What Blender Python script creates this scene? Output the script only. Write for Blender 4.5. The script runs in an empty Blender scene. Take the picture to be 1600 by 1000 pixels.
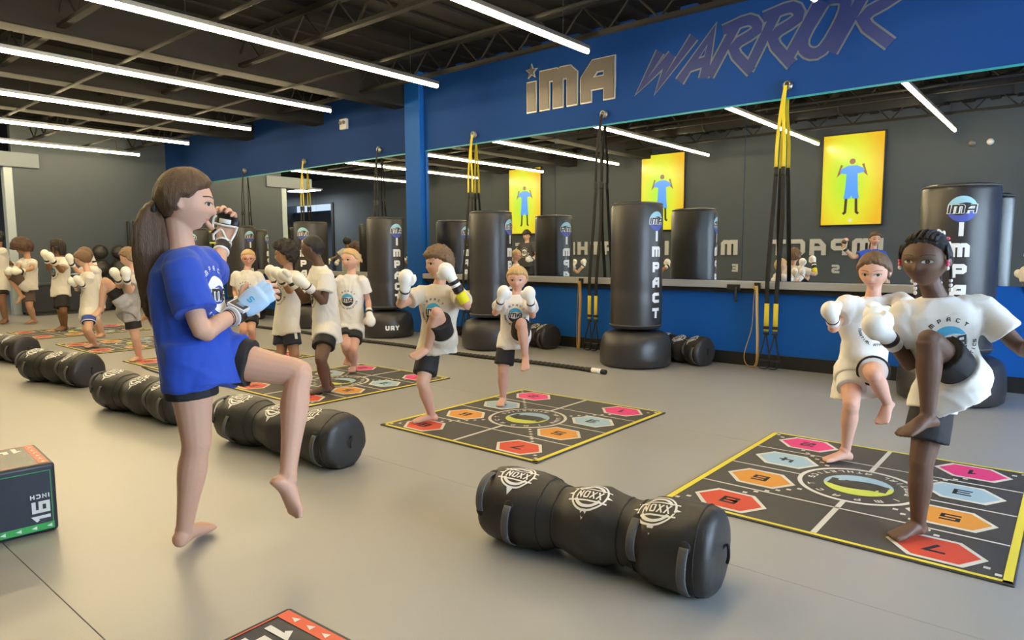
import bpy, bmesh, math, random
import numpy as np
from mathutils import Vector, Matrix, noise
from mathutils.bvhtree import BVHTree
SC = bpy.context.scene
COL = SC.collection
R = math.radians
# ------------------------------------------------------------------ camera
F_PX, PITCH, ROLL, YAW, CAM_H = 1058.5, R(5.673), R(-0.255), R(39.974), 1.2
_fw = Vector((-math.sin(YAW) * math.cos(PITCH), math.cos(YAW) * math.cos(PITCH), -math.sin(PITCH)))
_r = _fw.cross(Vector((0, 0, 1))).normalized()
_u = _r.cross(_fw)
_r2 = _r * math.cos(ROLL) + _u * math.sin(ROLL)
_u2 = -_r * math.sin(ROLL) + _u * math.cos(ROLL)
cam_d = bpy.data.cameras.new('camera')
cam = bpy.data.objects.new('camera', cam_d)
COL.objects.link(cam)
cam.matrix_world = Matrix(((_r2.x, _u2.x, -_fw.x, 0), (_r2.y, _u2.y, -_fw.y, 0), (_r2.z, _u2.z, -_fw.z, CAM_H), (0, 0, 0, 1)))
cam_d.sensor_width = 36.0
cam_d.lens = F_PX / 1600 * 36.0
cam_d.clip_start = 0.02
SC.camera = cam
# ------------------------------------------------------------------ exposure, world, daylight
SC.view_settings.view_transform = 'Standard'
SC.view_settings.look = 'None'
SC.view_settings.gamma = 1.0
SC.view_settings.use_curve_mapping = False
SC.view_settings.exposure = 0.16
LED_STRENGTH = 68.0
LED_COLOR = (1.0, 0.79, 0.45)
DAY_POWER = 540.0
PANEL_STRENGTH = 45.0
w = bpy.data.worlds.new('world')
SC.world = w
w.use_nodes = True
w.node_tree.nodes['Background'].inputs[0].default_value = (0.55, 0.68, 0.9, 1)
w.node_tree.nodes['Background'].inputs[1].default_value = 1.2

def area_light(name, loc, target, sx, sy, power, color):
    d = bpy.data.lights.new(name, 'AREA')
    d.shape = 'RECTANGLE'
    d.size, d.size_y, d.energy, d.color = sx, sy, power, color
    o = bpy.data.objects.new(name, d)
    COL.objects.link(o)
    o.location = loc
    o.rotation_euler = (Vector(target) - Vector(loc)).to_track_quat('-Z', 'Y').to_euler()
    return o
# daylight through the shop-front glass at the right-hand end of the hall
area_light('daylight', (4.15, 3.4, 1.7), (0, 3.4, 1.2), 5.6, 2.6, DAY_POWER, (0.62, 0.8, 1.0))

# ------------------------------------------------------------------ materials
def srgb(*c):
    return tuple(((x / 255) / 12.92 if x / 255 <= .04045 else ((x / 255 + .055) / 1.055) ** 2.4) for x in c) + (1,)

def mat(name, col, rough=.5, metal=0., spec=.5, bump=0., scale=60., var=0., emit=None, sheen=0., coat=0., stretch=None):
    m = bpy.data.materials.new(name)
    m.use_nodes = True
    nt = m.node_tree
    b = nt.nodes['Principled BSDF']
    b.inputs['Base Color'].default_value = col
    b.inputs['Roughness'].default_value = rough
    b.inputs['Metallic'].default_value = metal
    b.inputs['Specular IOR Level'].default_value = spec
    b.inputs['Sheen Weight'].default_value = sheen
    b.inputs['Coat Weight'].default_value = coat
    if emit:
        b.inputs['Emission Color'].default_value = emit[0]
        b.inputs['Emission Strength'].default_value = emit[1]
    if bump or var:
        tc = nt.nodes.new('ShaderNodeTexCoord')
        mp = nt.nodes.new('ShaderNodeMapping')
        if stretch:
            mp.inputs['Scale'].default_value = stretch
        nt.links.new(tc.outputs['Object'], mp.inputs[0])
        n = nt.nodes.new('ShaderNodeTexNoise')
        n.inputs['Scale'].default_value = scale
        n.inputs['Detail'].default_value = 4
        nt.links.new(mp.outputs[0], n.inputs['Vector'])
        if bump:
            bp = nt.nodes.new('ShaderNodeBump')
            bp.inputs['Strength'].default_value = bump
            bp.inputs['Distance'].default_value = .01
            nt.links.new(n.outputs['Fac'], bp.inputs['Height'])
            nt.links.new(bp.outputs[0], b.inputs['Normal'])
        if var:
            mx = nt.nodes.new('ShaderNodeMix')
            mx.data_type = 'RGBA'
            mx.inputs[6].default_value = tuple(c * (1 - var) for c in col[:3]) + (1,)
            mx.inputs[7].default_value = tuple(min(1, c * (1 + var)) for c in col[:3]) + (1,)
            nt.links.new(n.outputs['Fac'], mx.inputs[0])
            nt.links.new(mx.outputs[2], b.inputs['Base Color'])
    return m

M = {}
M['floor'] = mat('grey_mat_vinyl', (.355, .348, .33, 1), .34, spec=.55, bump=.06, scale=180, var=.05)
M['slab'] = mat('dark_slab', (.05, .05, .05, 1), .9)
M['blue'] = mat('blue_paint', (.008, .105, .42, 1), .6, spec=.2, bump=.03, scale=90)
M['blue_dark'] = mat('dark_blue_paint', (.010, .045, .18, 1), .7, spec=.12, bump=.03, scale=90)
M['blue_upper'] = mat('blue_paint_shaded', (.009, .060, .25, 1), .65, spec=.15, bump=.03, scale=90)  # same wall blue, with the dimness of the upper wall put into the colour
M['teal'] = mat('teal_edge_glow_tint', (.015, .30, .36, 1), .4)  # teal glow line above the mirrors, put in as plain colour
M['grey_wall'] = mat('charcoal_paint', (.070, .084, .096, 1), .75, spec=.2, bump=.03, scale=90)
M['annex'] = mat('pale_grey_paint', (.13, .155, .18, 1), .7, bump=.03, scale=90)
M['ceil'] = mat('black_deck_paint', (.012, .0115, .0112, 1), .85, spec=.15, bump=.2, scale=8)
M['beam'] = mat('dark_beam_paint', (.019, .018, .017, 1), .8, spec=.2, var=.1, scale=6)
M['base'] = mat('black_rubber_base', (.012, .012, .012, 1), .5)
M['sill'] = mat('grey_ledge', (.42, .42, .41, 1), .4, metal=.1)
M['jamb'] = mat('pale_jamb_paint', (.34, .40, .43, 1), .6)
M['mirror'] = mat('mirror_silver', (.86, .88, .87, 1), .008, metal=1)
M['led'] = mat('led_diffuser', (1, 1, 1, 1), .4, emit=((*LED_COLOR, 1), LED_STRENGTH))
M['led_case'] = mat('aluminium_profile', (.3, .3, .3, 1), .4, metal=.9)
M['panel'] = mat('panel_light', (1, 1, 1, 1), .4, emit=((.95, .98, 1, 1), PANEL_STRENGTH))
M['vinyl'] = mat('black_vinyl', (.034, .031, .030, 1), .36, spec=.5, bump=.10, scale=26)
M['vinyl_rough'] = mat('black_fabric_vinyl', (.030, .028, .026, 1), .46, spec=.5, bump=.35, scale=16)
M['webbing'] = mat('black_webbing', (.015, .015, .015, 1), .75, bump=.3, scale=240)
M['webgrey'] = mat('grey_webbing', (.09, .09, .09, 1), .6, bump=.3, scale=240)
M['white'] = mat('white_print', (.82, .82, .80, 1), .55)
M['offwhite'] = mat('offwhite_print', (.68, .66, .58, 1), .6)
M['yellow'] = mat('yellow_print', (.80, .68, .06, 1), .55)
M['strap_yellow'] = mat('yellow_webbing', (.80, .62, .03, 1), .65, bump=.3, scale=240)
M['lime'] = mat('lime_print', (.62, .68, .10, 1), .55)
M['mat_dark'] = mat('charcoal_mat', (.062, .058, .053, 1), .55, bump=.1, scale=300, var=.12)
M['red'] = mat('red_print', (.66, .075, .035, 1), .55)
M['orange'] = mat('orange_print', (.72, .31, .045, 1), .55)
M['skyblue'] = mat('sky_print', (.36, .52, .62, 1), .55)
M['pink'] = mat('pink_print', (.80, .05, .22, 1), .55)
M['ink'] = mat('dark_ink', (.02, .02, .024, 1), .6)
M['logo_blue'] = mat('wave_blue_print', (.06, .38, .62, 1), .6)
M['logo_pale'] = mat('pale_wave_print', (.35, .62, .72, 1), .5)
M['logo_violet'] = mat('violet_wave_print', (.07, .10, .42, 1), .5)
M['taupe'] = mat('brushed_taupe_metal', (.17, .15, .13, 1), .45, metal=.4, var=.08, scale=40)
M['silver'] = mat('silver_letters', (.52, .52, .50, 1), .4, metal=.35)
M['outline_grey'] = mat('slate_outline', (.14, .17, .19, 1), .6)
M['brush_blue'] = mat('navy_lettering', (.022, .04, .17, 1), .6)
M['band'] = mat('tan_rubber', (.62, .36, .10, 1), .55)
M['steel'] = mat('grey_steel', (.35, .35, .35, 1), .35, metal=.9)
M['white_plastic'] = mat('white_plastic', (.7, .7, .68, 1), .4)
M['foam'] = mat('navy_vinyl', (.014, .02, .034, 1), .38, bump=.08, scale=40)
M['green'] = mat('green_print', (.05, .42, .09, 1), .5)
M['coral'] = mat('coral_print', (.85, .13, .06, 1), .5)
M['glass'] = mat('window_glass', (1, 1, 1, 1), .0)
_g = M['glass'].node_tree.nodes['Principled BSDF']
_g.inputs['Transmission Weight'].default_value = 1.0
_g.inputs['IOR'].default_value = 1.05

# ------------------------------------------------------------------ object helpers
def link(o, parent=None):
    COL.objects.link(o)
    if parent:
        o.parent = parent
    return o

def mesh_obj(name, verts, faces, m, parent=None, smooth=False, loc=None):
    me = bpy.data.meshes.new(name)
    me.from_pydata([tuple(v) for v in verts], [], [tuple(f) for f in faces])
    ms = m if isinstance(m, (list, tuple)) else [m]
    for x in ms:
        me.materials.append(x)
    if smooth:
        me.polygons.foreach_set('use_smooth', [True] * len(me.polygons))
    me.update()
    o = bpy.data.objects.new(name, me)
    if loc:
        o.location = loc
    return link(o, parent)

def bm_obj(name, bm, m, parent=None, smooth=False):
    me = bpy.data.meshes.new(name)
    bmesh.ops.recalc_face_normals(bm, faces=bm.faces)
    bm.to_mesh(me)
    bm.free()
    ms = m if isinstance(m, (list, tuple)) else [m]
    for x in ms:
        me.materials.append(x)
    if smooth:
        me.polygons.foreach_set('use_smooth', [True] * len(me.polygons))
    o = bpy.data.objects.new(name, me)
    return link(o, parent)

def tag(o, label, cat, group=None, kind=None):
    o['label'] = label
    o['category'] = cat
    if group:
        o['group'] = group
    if kind:
        o['kind'] = kind
    return o

def thing(name, label, cat, loc=(0, 0, 0), rz=0., group=None):
    o = bpy.data.objects.new(name, None)
    o.empty_display_size = .1
    o.location = loc
    o.rotation_euler = (0, 0, rz)
    return tag(link(o), label, cat, group)

def struct(o):
    o['kind'] = 'structure'
    return o

def box(bm, x0, x1, y0, y1, z0, z1, bevel=0., seg=2):
    r = bmesh.ops.create_cube(bm, size=1)
    vs = r['verts']
    for v in vs:
        v.co = Vector((x0 + (v.co.x + .5) * (x1 - x0), y0 + (v.co.y + .5) * (y1 - y0), z0 + (v.co.z + .5) * (z1 - z0)))
    if bevel:
        es = list({e for v in vs for e in v.link_edges})
        bmesh.ops.bevel(bm, geom=es, offset=bevel, segments=seg, profile=.5, affect='EDGES')

def boxo(name, d, m, parent=None, bevel=0., seg=2):
    bm = bmesh.new()
    box(bm, *d, bevel=bevel, seg=seg)
    return bm_obj(name, bm, m, parent)

def ring_tube(bm, rings, cap=True, closed=False):
    """rings: list of lists of Vectors with the same count"""
    vs = [[bm.verts.new(p) for p in r] for r in rings]
    n = len(vs[0])
    pairs = list(zip(vs[:-1], vs[1:])) + ([(vs[-1], vs[0])] if closed else [])
    for a, b in pairs:
        for i in range(n):
            bm.faces.new((a[i], a[(i + 1) % n], b[(i + 1) % n], b[i]))
    if cap and not closed:
        for r, ringp in ((vs[0], rings[0]), (vs[-1], rings[-1])):
            c = Vector((0, 0, 0))
            for p in ringp:
                c += Vector(p)
            cv = bm.verts.new(c / n)
            for i in range(n):
                bm.faces.new((r[i], r[(i + 1) % n], cv))
    return vs

def catmull(pts, sub=4):
    P = [Vector(p) for p in pts]
    if len(P) < 3:
        return [P[0].lerp(P[1], i / sub) for i in range(sub + 1)]
    P = [P[0] * 2 - P[1]] + P + [P[-1] * 2 - P[-2]]
    out = []
    for i in range(1, len(P) - 2):
        for k in range(sub):
            t = k / sub
            a, b, c, d = P[i - 1], P[i], P[i + 1], P[i + 2]
            out.append(.5 * ((2 * b) + (c - a) * t + (2 * a - 5 * b + 4 * c - d) * t * t + (3 * b - a - 3 * c + d) * t ** 3))
    out.append(P[-2])
    return out

def cat1(vals, sub=4):
    return [v.x for v in catmull([(v, 0, 0) for v in vals], sub)]

def tube(bm, pts, radii, seg=12, up=None, flat=1., cap=True, closed=False):
    """round or oval tube along pts; radii per point; flat scales the 2nd axis"""
    P = [Vector(p) for p in pts]
    n = len(P)
    if isinstance(radii, (int, float)):
        radii = [radii] * n
    t0 = (P[1] - P[0]).normalized()
    u = Vector(up) if up is not None else (Vector((0, 0, 1)) if abs(t0.z) < .9 else Vector((1, 0, 0)))
    u = (u - t0 * u.dot(t0)).normalized()
    rings = []
    for i in range(n):
        a = P[(i - 1) % n] if closed else P[max(i - 1, 0)]
        b = P[(i + 1) % n] if closed else P[min(i + 1, n - 1)]
        t = (b - a)
        t = t.normalized() if t.length > 1e-9 else t0
        u = u - t * u.dot(t)
        u = u.normalized() if u.length > 1e-6 else t.orthogonal().normalized()
        v = t.cross(u)
        rings.append([P[i] + (u * math.cos(2 * math.pi * k / seg) + v * (flat * math.sin(2 * math.pi * k / seg))) * radii[i] for k in range(seg)])
    return ring_tube(bm, rings, cap, closed)

def ellipsoid(bm, c, ax, ay, az, seg=16):
    """closed ellipsoid with the three half-axis vectors"""
    r = bmesh.ops.create_uvsphere(bm, u_segments=seg, v_segments=max(8, seg // 2 + 2), radius=1)
    c, ax, ay, az = Vector(c), Vector(ax), Vector(ay), Vector(az)
    for v in r['verts']:
        p = v.co.copy()
        v.co = c + ax * p.x + ay * p.y + az * p.z

def lathe(bm, prof, seg=32, c=(0, 0, 0)):
    rings = [[Vector((c[0] + r * math.cos(2 * math.pi * k / seg), c[1] + r * math.sin(2 * math.pi * k / seg), c[2] + z)) for k in range(seg)] for r, z in prof]
    return ring_tube(bm, rings)

def fuse(bm, name, voxel, m, parent=None, smooth=3, factor=.5, post=None):
    """one continuous surface out of overlapping closed shapes"""
    me = bpy.data.meshes.new('tmp')
    bmesh.ops.recalc_face_normals(bm, faces=bm.faces)
    bm.to_mesh(me)
    bm.free()
    o = bpy.data.objects.new('tmp', me)
    COL.objects.link(o)
    md = o.modifiers.new('r', 'REMESH')
    md.mode = 'VOXEL'
    md.voxel_size = voxel
    md.use_smooth_shade = True
    if smooth:
        s = o.modifiers.new('s', 'SMOOTH')
        s.factor = factor
        s.iterations = smooth
    dg = bpy.context.evaluated_depsgraph_get()
    new = bpy.data.meshes.new_from_object(o.evaluated_get(dg))
    bpy.data.objects.remove(o)
    bpy.data.meshes.remove(me)
    new.name = name
    if post:
        co = np.empty(len(new.vertices) * 3, np.float32)
        new.vertices.foreach_get('co', co)
        no = np.empty(len(new.vertices) * 3, np.float32)
        new.vertices.foreach_get('normal', no)
        co = post(co.reshape(-1, 3), no.reshape(-1, 3))
        new.vertices.foreach_set('co', np.ascontiguousarray(co, np.float32).ravel())
        new.update()
    new.materials.clear()
    new.materials.append(m)
    new.polygons.foreach_set('use_smooth', [True] * len(new.polygons))
    return link(bpy.data.objects.new(name, new), parent)

def bvh_of(o):
    me = o.data
    return BVHTree.FromPolygons([v.co.copy() for v in me.vertices], [tuple(p.vertices) for p in me.polygons])

# ------------------------------------------------------------------ stroke lettering (wide square letters)
G = {
 'I': (.0, [[(0, 0), (0, 1)]]),
 'M': (1.05, [[(0, 0), (0, 1), (.40, 1), (.52, .86), (.52, 0)], [(.52, .86), (.66, 1), (.92, 1), (1.05, .86), (1.05, 0)]]),
 'P': (.8, [[(0, 0), (0, 1), (.68, 1), (.8, .88), (.8, .52), (.68, .4), (0, .4)]]),
 'A': (.85, [[(0, 0), (0, .6), (.32, 1), (.85, 1), (.85, 0)], [(0, .4), (.85, .4)]]),
 'C': (.8, [[(.8, 1), (.16, 1), (0, .84), (0, .16), (.16, 0), (.8, 0)]]),
 'T': (.8, [[(0, 1), (.8, 1)], [(.4, 1), (.4, 0)]]),
 'R': (.8, [[(0, 0), (0, 1), (.68, 1), (.8, .88), (.8, .52), (.68, .4), (0, .4)], [(.4, .4), (.8, 0)]]),
 'L': (.7, [[(0, 1), (0, 0), (.7, 0)]]),
 'H': (.8, [[(0, 0), (0, 1)], [(.8, 0), (.8, 1)], [(0, .5), (.8, .5)]]),
 'E': (.7, [[(.7, 1), (0, 1), (0, 0), (.7, 0)], [(0, .5), (.6, .5)]]),
 'S': (.8, [[(.8, 1), (.12, 1), (0, .9), (0, .6), (.12, .5), (.68, .5), (.8, .4), (.8, .1), (.68, 0), (0, 0)]]),
 'N': (.8, [[(0, 0), (0, 1), (.8, 0), (.8, 1)]]),
 'O': (.8, [[(.4, 1), (.12, 1), (0, .88), (0, .12), (.12, 0), (.68, 0), (.8, .12), (.8, .88), (.68, 1), (.39, 1)]]),
 'X': (.8, [[(0, 0), (.8, 1)], [(0, 1), (.8, 0)]]),
 'Y': (.8, [[(0, 1), (.4, .5), (.8, 1)], [(.4, .5), (.4, 0)]]),
 'U': (.8, [[(0, 1), (0, .14), (.14, 0), (.66, 0), (.8, .14), (.8, 1)]]),
 'D': (.8, [[(0, 0), (0, 1), (.6, 1), (.8, .8), (.8, .2), (.6, 0), (-.06, 0)]]),
 '1': (.2, [[(0, .82), (.2, .98), (.2, 0)]]),
 '2': (.7, [[(0, 1), (.6, 1), (.7, .9), (.7, .6), (.6, .5), (.1, .5), (0, .4), (0, 0), (.7, 0)]]),
 '3': (.7, [[(0, 1), (.7, 1), (.7, 0), (0, 0)], [(.1, .5), (.7, .5)]]),
 '4': (.7, [[(0, 1), (0, .42), (.7, .42)], [(.5, .8), (.5, 0)]]),
 '5': (.7, [[(.7, 1), (0, 1), (0, .52), (.7, .52), (.7, 0), (0, 0)]]),
 '6': (.7, [[(.7, 1), (0, 1), (0, 0), (.7, 0), (.7, .52), (0, .52)]]),
 '7': (.7, [[(0, 1), (.7, 1), (.3, 0)]]),
 '8': (.7, [[(.35, .52), (0, .52), (0, 0), (.7, 0), (.7, 1), (0, 1), (0, .52), (.7, .52)]]),
}

def ribbon(poly, th, maxlen=9.):
    """2D polyline -> quads of width th with mitred corners"""
    P = []
    for a, b in zip(poly[:-1], poly[1:]):
        L = math.hypot(b[0] - a[0], b[1] - a[1])
        n = max(1, int(math.ceil(L / maxlen)))
        for k in range(n):
            P.append((a[0] + (b[0] - a[0]) * k / n, a[1] + (b[1] - a[1]) * k / n))
    P.append(poly[-1])
    V = []
    n = len(P)
    for i in range(n):
        d = []
        if i > 0:
            L = math.hypot(P[i][0] - P[i - 1][0], P[i][1] - P[i - 1][1]) or 1
            d.append(((P[i][0] - P[i - 1][0]) / L, (P[i][1] - P[i - 1][1]) / L))
        if i < n - 1:
            L = math.hypot(P[i + 1][0] - P[i][0], P[i + 1][1] - P[i][1]) or 1
            d.append(((P[i + 1][0] - P[i][0]) / L, (P[i + 1][1] - P[i][1]) / L))
        nx = sum(-q[1] for q in d)
        ny = sum(q[0] for q in d)
        L = math.hypot(nx, ny) or 1
        nx, ny = nx / L, ny / L
        c = abs(nx * -d[0][1] + ny * d[0][0])
        s = th / 2 / max(c, .5)
        V += [(P[i][0] + nx * s, P[i][1] + ny * s), (P[i][0] - nx * s, P[i][1] - ny * s)]
    Fc = [(2 * i, 2 * i + 1, 2 * i + 3, 2 * i + 2) for i in range(n - 1)]
    return V, Fc

def merge(parts):
    V, Fc = [], []
    for v, f in parts:
        o = len(V)
        V += list(v)
        Fc += [tuple(i + o for i in q) for q in f]
    return V, Fc

def letter(ch, h, th, maxlen=9., wide=1.):
    wd, polys = G[ch]
    c = h - th
    parts = []
    for p in polys:
        q = [(th / 2 + x * c * wide, th / 2 + y * c) for x, y in p]
        # butt ends on the box: stretch the free ends by half a stroke
        def ext(a, b):
            L = math.hypot(a[0] - b[0], a[1] - b[1]) or 1
            return (a[0] + (a[0] - b[0]) / L * th / 2, a[1] + (a[1] - b[1]) / L * th / 2)
        if ch not in 'OD8':
            q = [ext(q[0], q[1])] + q[1:-1] + [ext(q[-1], q[-2])]
        parts.append(ribbon(q, th, maxlen))
    return merge(parts), wd * c * wide + th

def text2d(s, h, th, gap, maxlen=9., wide=1.):
    x, parts = 0, []
    for ch in s:
        if ch == ' ':
            x += h * .5
            continue
        (v, f), wd = letter(ch, h, th, maxlen, wide)
        parts.append(([(a + x, b) for a, b in v], f))
        x += wd + gap
    return merge(parts), x - gap

def arc_text(s, r, h, th, a0, a1, flip=False, maxlen=9.):
    """letters round a circle from angle a0 to a1 (degrees); flip: tops face the centre"""
    parts = []
    n = len(s)
    for i, ch in enumerate(s):
        if ch == ' ':
            continue
        a = R(a0 + (a1 - a0) * i / max(1, n - 1))
        (v, f), wd = letter(ch, h, th, maxlen)
        ur = (math.cos(a), math.sin(a))
        up = (-ur[0], -ur[1]) if flip else ur
        rt = (up[1], -up[0])
        parts.append(([(ur[0] * r + rt[0] * (x - wd / 2) + up[0] * (y - h / 2), ur[1] * r + rt[1] * (x - wd / 2) + up[1] * (y - h / 2)) for x, y in v], f))
    return merge(parts)

def ring2d(r0, r1, a0=0, a1=360, n=48, cx=0, cy=0):
    full = abs(a1 - a0) >= 360
    m = n if full else n + 1
    V = []
    for i in range(m):
        a = R(a0 + (a1 - a0) * i / n)
        V += [(cx + r0 * math.cos(a), cy + r0 * math.sin(a)), (cx + r1 * math.cos(a), cy + r1 * math.sin(a))]
    Fc = [(2 * i, 2 * i + 1, (2 * i + 3) % (2 * m), (2 * i + 2) % (2 * m)) for i in range(n)]
    return V, Fc

def crescent(a0, a1, thick, n=20, r=1., rows=3):
    V, Fc = [], []
    for i in range(n + 1):
        t = i / n
        a = R(a0 + (a1 - a0) * t)
        d = thick * math.sin(math.pi * min(1, t * 1.0)) ** .7
        for k in range(rows + 1):
            q = r - d * k / rows
            V.append((q * math.cos(a), q * math.sin(a)))
    for i in range(n):
        for k in range(rows):
            b = i * (rows + 1) + k
            Fc.append((b, b + rows + 1, b + rows + 2, b + 1))
    return V, Fc

def xf(vf, s=1., dx=0., dy=0., shear=0.):
    v, f = vf
    return [(x * s + y * s * shear + dx, y * s + dy) for x, y in v], f

def islands(nv, f):
    p = list(range(nv))
    def find(i):
        while p[i] != i:
            p[i] = p[p[i]]
            i = p[i]
        return i
    for q in f:
        a = find(q[0])
        for i in q[1:]:
            p[find(i)] = a
    ids, out = {}, []
    for i in range(nv):
        out.append(ids.setdefault(find(i), len(ids)))
    return out

def place(name, vf, o, ux, uy, m, parent=None, depth=.002, local=None):
    """flat raised print: 2D shape on the plane (o, ux, uy), raised by depth"""
    o, ux, uy = Vector(o), Vector(ux), Vector(uy)
    n = ux.cross(uy).normalized()
    v, f = vf
    k = len(v)
    V = [o + ux * a + uy * b for a, b in v]
    isl = islands(k, f)
    V2 = [p + n * (depth * (1 + .05 * (isl[i] % 5))) for i, p in enumerate(V)]
    F2 = []
    for q in f:
        a = [v[i] for i in q]
        area = sum(a[i][0] * a[(i + 1) % len(a)][1] - a[(i + 1) % len(a)][0] * a[i][1] for i in range(len(a)))
        q = tuple(q) if area > 0 else tuple(reversed(q))
        F2.append(tuple(i + k for i in q))
        if depth > .0035:
            for i in range(len(q)):
                a_, b_ = q[i], q[(i + 1) % len(q)]
                F2.append((a_, b_, b_ + k, a_ + k))
    return mesh_obj(name, V + V2, F2, m, parent)

def project(name, vf, o, ux, uy, m, bvh, parent=None, off=.002, reach=.6):
    """2D print wrapped on a surface by casting along the plane's normal"""
    o, ux, uy = Vector(o), Vector(ux), Vector(uy)
    n = ux.cross(uy).normalized()
    v, f = vf
    V, ok = [], []
    isl = islands(len(v), f)
    for a, b in v:
        p = o + ux * a + uy * b
        h = bvh.ray_cast(p + n * reach, -n, reach * 2)
        ok.append(h[0] is not None)
        V.append((h[0] + n * (off + .00012 * (isl[len(V)] % 4))) if h[0] is not None else p)
    F2 = []
    for q in f:
        if all(ok[i] for i in q):
            ds = [(V[i] - o).dot(n) for i in q]
            if max(ds) - min(ds) < .06:
                a = [v[i] for i in q]
                area = sum(a[i][0] * a[(i + 1) % len(a)][1] - a[(i + 1) % len(a)][0] * a[i][1] for i in range(len(a)))
                F2.append(tuple(q) if area > 0 else tuple(reversed(q)))
    if not F2:
        return None
    return mesh_obj(name, V, F2, m, parent)

def ima_word(h, th, maxlen=9.):
    return text2d('IMA', h, th, h * .12, maxlen, 1.15)
# ================================================================== the room
WY, BY, X0, X1, CZ = 7.06, -0.6, -16.3, 3.6, 3.85      # mirror wall, back wall, left wall, right wall, deck height
AX = -27.0                                            # far end of the space beyond the left wall
floor = struct(boxo('floor', (AX, X1, BY - 2.6, WY, -.2, -.02), M['slab']))
ys = [-3.2, -1.02, .72, 2.46, 4.2, 5.94, WY]
for a, b in zip(ys[:-1], ys[1:]):
    boxo('floor_mat', (AX, X1, a + .001, b - .001, -.019, 0), M['floor'], floor, bevel=.0015, seg=1)
ceiling = struct(boxo('ceiling', (AX, X1, BY - 2.6, WY + .1, CZ, CZ + .1), M['ceil']))
for i in range(52):                                  # ribs of the metal deck
    boxo('deck_rib', (X0 + .1 + i * .38, X0 + .25 + i * .38, BY, WY, CZ - .03, CZ + .01), M['ceil'], ceiling)
for j, y in enumerate((.6, 2.5, 4.4, 6.2)):          # open-web joists
    bm = bmesh.new()
    box(bm, X0, X1, y - .04, y + .04, CZ - .09, CZ - .03)
    box(bm, X0, X1, y - .035, y + .035, CZ - .40, CZ - .36)
    x = X0 + .1
    while x < X1 - .5:
        tube(bm, [(x, y, CZ - .07), (x + .3, y, CZ - .38)], .012, 6)
        tube(bm, [(x + .3, y, CZ - .38), (x + .6, y, CZ - .07)], .012, 6)
        x += .6
    bm_obj('joist', bm, M['beam'], ceiling)
bm = bmesh.new()
tube(bm, [(X0, 1.5, CZ - .2), (X1, 1.5, CZ - .2)], .15, 16)
for i in range(16):
    tube(bm, [(X0 + 1 + i * 1.2, 1.5, CZ - .2), (X0 + 1.04 + i * 1.2, 1.5, CZ - .2)], .165, 16)
bm_obj('duct', bm, M['beam'], ceiling, True)
for y in (3.3, 5.2):
    bm = bmesh.new()
    tube(bm, [(X0, y, CZ - .45), (X1, y, CZ - .45)], .02, 8)
    bm_obj('conduit', bm, M['beam'], ceiling, True)
for x0, x1, zb in ((-8.25, -7.96, 3.40), (-10.40, -10.1, 3.40), (-12.7, -12.4, 3.40)):
    struct(boxo('trim_1', (x0, x1, BY, WY, zb, CZ), M['beam'], bevel=.01, seg=1))

# mirror wall
wall = struct(boxo('wall_mirror_side', (AX, X1, WY, WY + .15, 0, CZ), M['blue']))
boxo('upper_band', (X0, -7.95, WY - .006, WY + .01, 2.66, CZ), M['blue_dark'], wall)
boxo('upper_band', (-7.6, X1, WY - .004, WY + .01, 2.72, CZ), M['blue_upper'], wall)  # upper right wall, its shade painted in
struct(boxo('trim_2', (-7.93, -7.60, WY - .10, WY, 0, CZ), M['blue'], bevel=.008, seg=1))      # the blue column
struct(boxo('baseboard_mirror_side', (X0, X1, WY - .018, WY, 0, .135), M['base'], bevel=.004, seg=1))
struct(boxo('wall_left', (X0 - .15, X0, 4.1, WY, 0, CZ), M['grey_wall']))
struct(boxo('trim_3', (X0 - .2, X0 + .06, 3.2, 4.55, 2.93, 3.22), M['annex'], bevel=.01, seg=1))     # header over the opening
struct(boxo('trim_4', (X0 - .2, X0 - .0, 3.95, 4.1, 0, 2.93), M['jamb'], bevel=.01, seg=1))
struct(boxo('baseboard_left', (X0, X0 + .016, 4.1, WY, 0, .12), M['base'], bevel=.004, seg=1))
back = struct(boxo('wall_back', (-20.6, X1, BY - .15, BY, 0, CZ), M['grey_wall']))
struct(boxo('baseboard_back', (-20.6, X1, BY, BY + .016, 0, .12), M['base'], bevel=.004, seg=1))
struct(boxo('wall_annex', (AX - .15, AX, BY - 2.6, WY, 0, CZ), M['annex']))
bm = bmesh.new()
box(bm, AX, -25.6, BY - 2.5, BY - 2.4, 0, 3.0)
box(bm, -24.6, -20.6, BY - 2.5, BY - 2.4, 0, 3.0)
box(bm, -25.6, -24.6, BY - 2.5, BY - 2.4, 2.15, 3.0)
struct(bm_obj('wall_annex_back', bm, M['annex']))
struct(boxo('door_1', (-25.6, -24.6, BY - 2.58, BY - 2.5, 0, 2.15), M['base']))
struct(boxo('trim_5', (AX, -20.6, BY - .15, BY, 3.0, CZ), M['grey_wall']))
struct(boxo('trim_6', (-20.72, -20.6, BY - .2, BY + .06, 0, 3.02), M['base'], bevel=.01, seg=1))
for i, (x, y) in enumerate(((-20.6, .6), (-23.2, .6))):
    t = thing('panel_light', ['square ceiling panel light in the pale side space, nearer the mirror hall',
                              'square ceiling panel light in the pale side space, beyond the first panel'][i], 'ceiling light', (x, y, 3.35))
    boxo('frame', (-.62, .62, -.32, .32, 0, .06), M['white_plastic'], t, bevel=.008)
    boxo('diffuser', (-.57, .57, -.27, .27, -.012, 0), M['panel'], t)
    tube_b = bmesh.new()
    tube(tube_b, [(0, 0, .06), (0, 0, CZ - 3.35)], .01, 6)
    bm_obj('hanger', tube_b, M['steel'], t)
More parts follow.
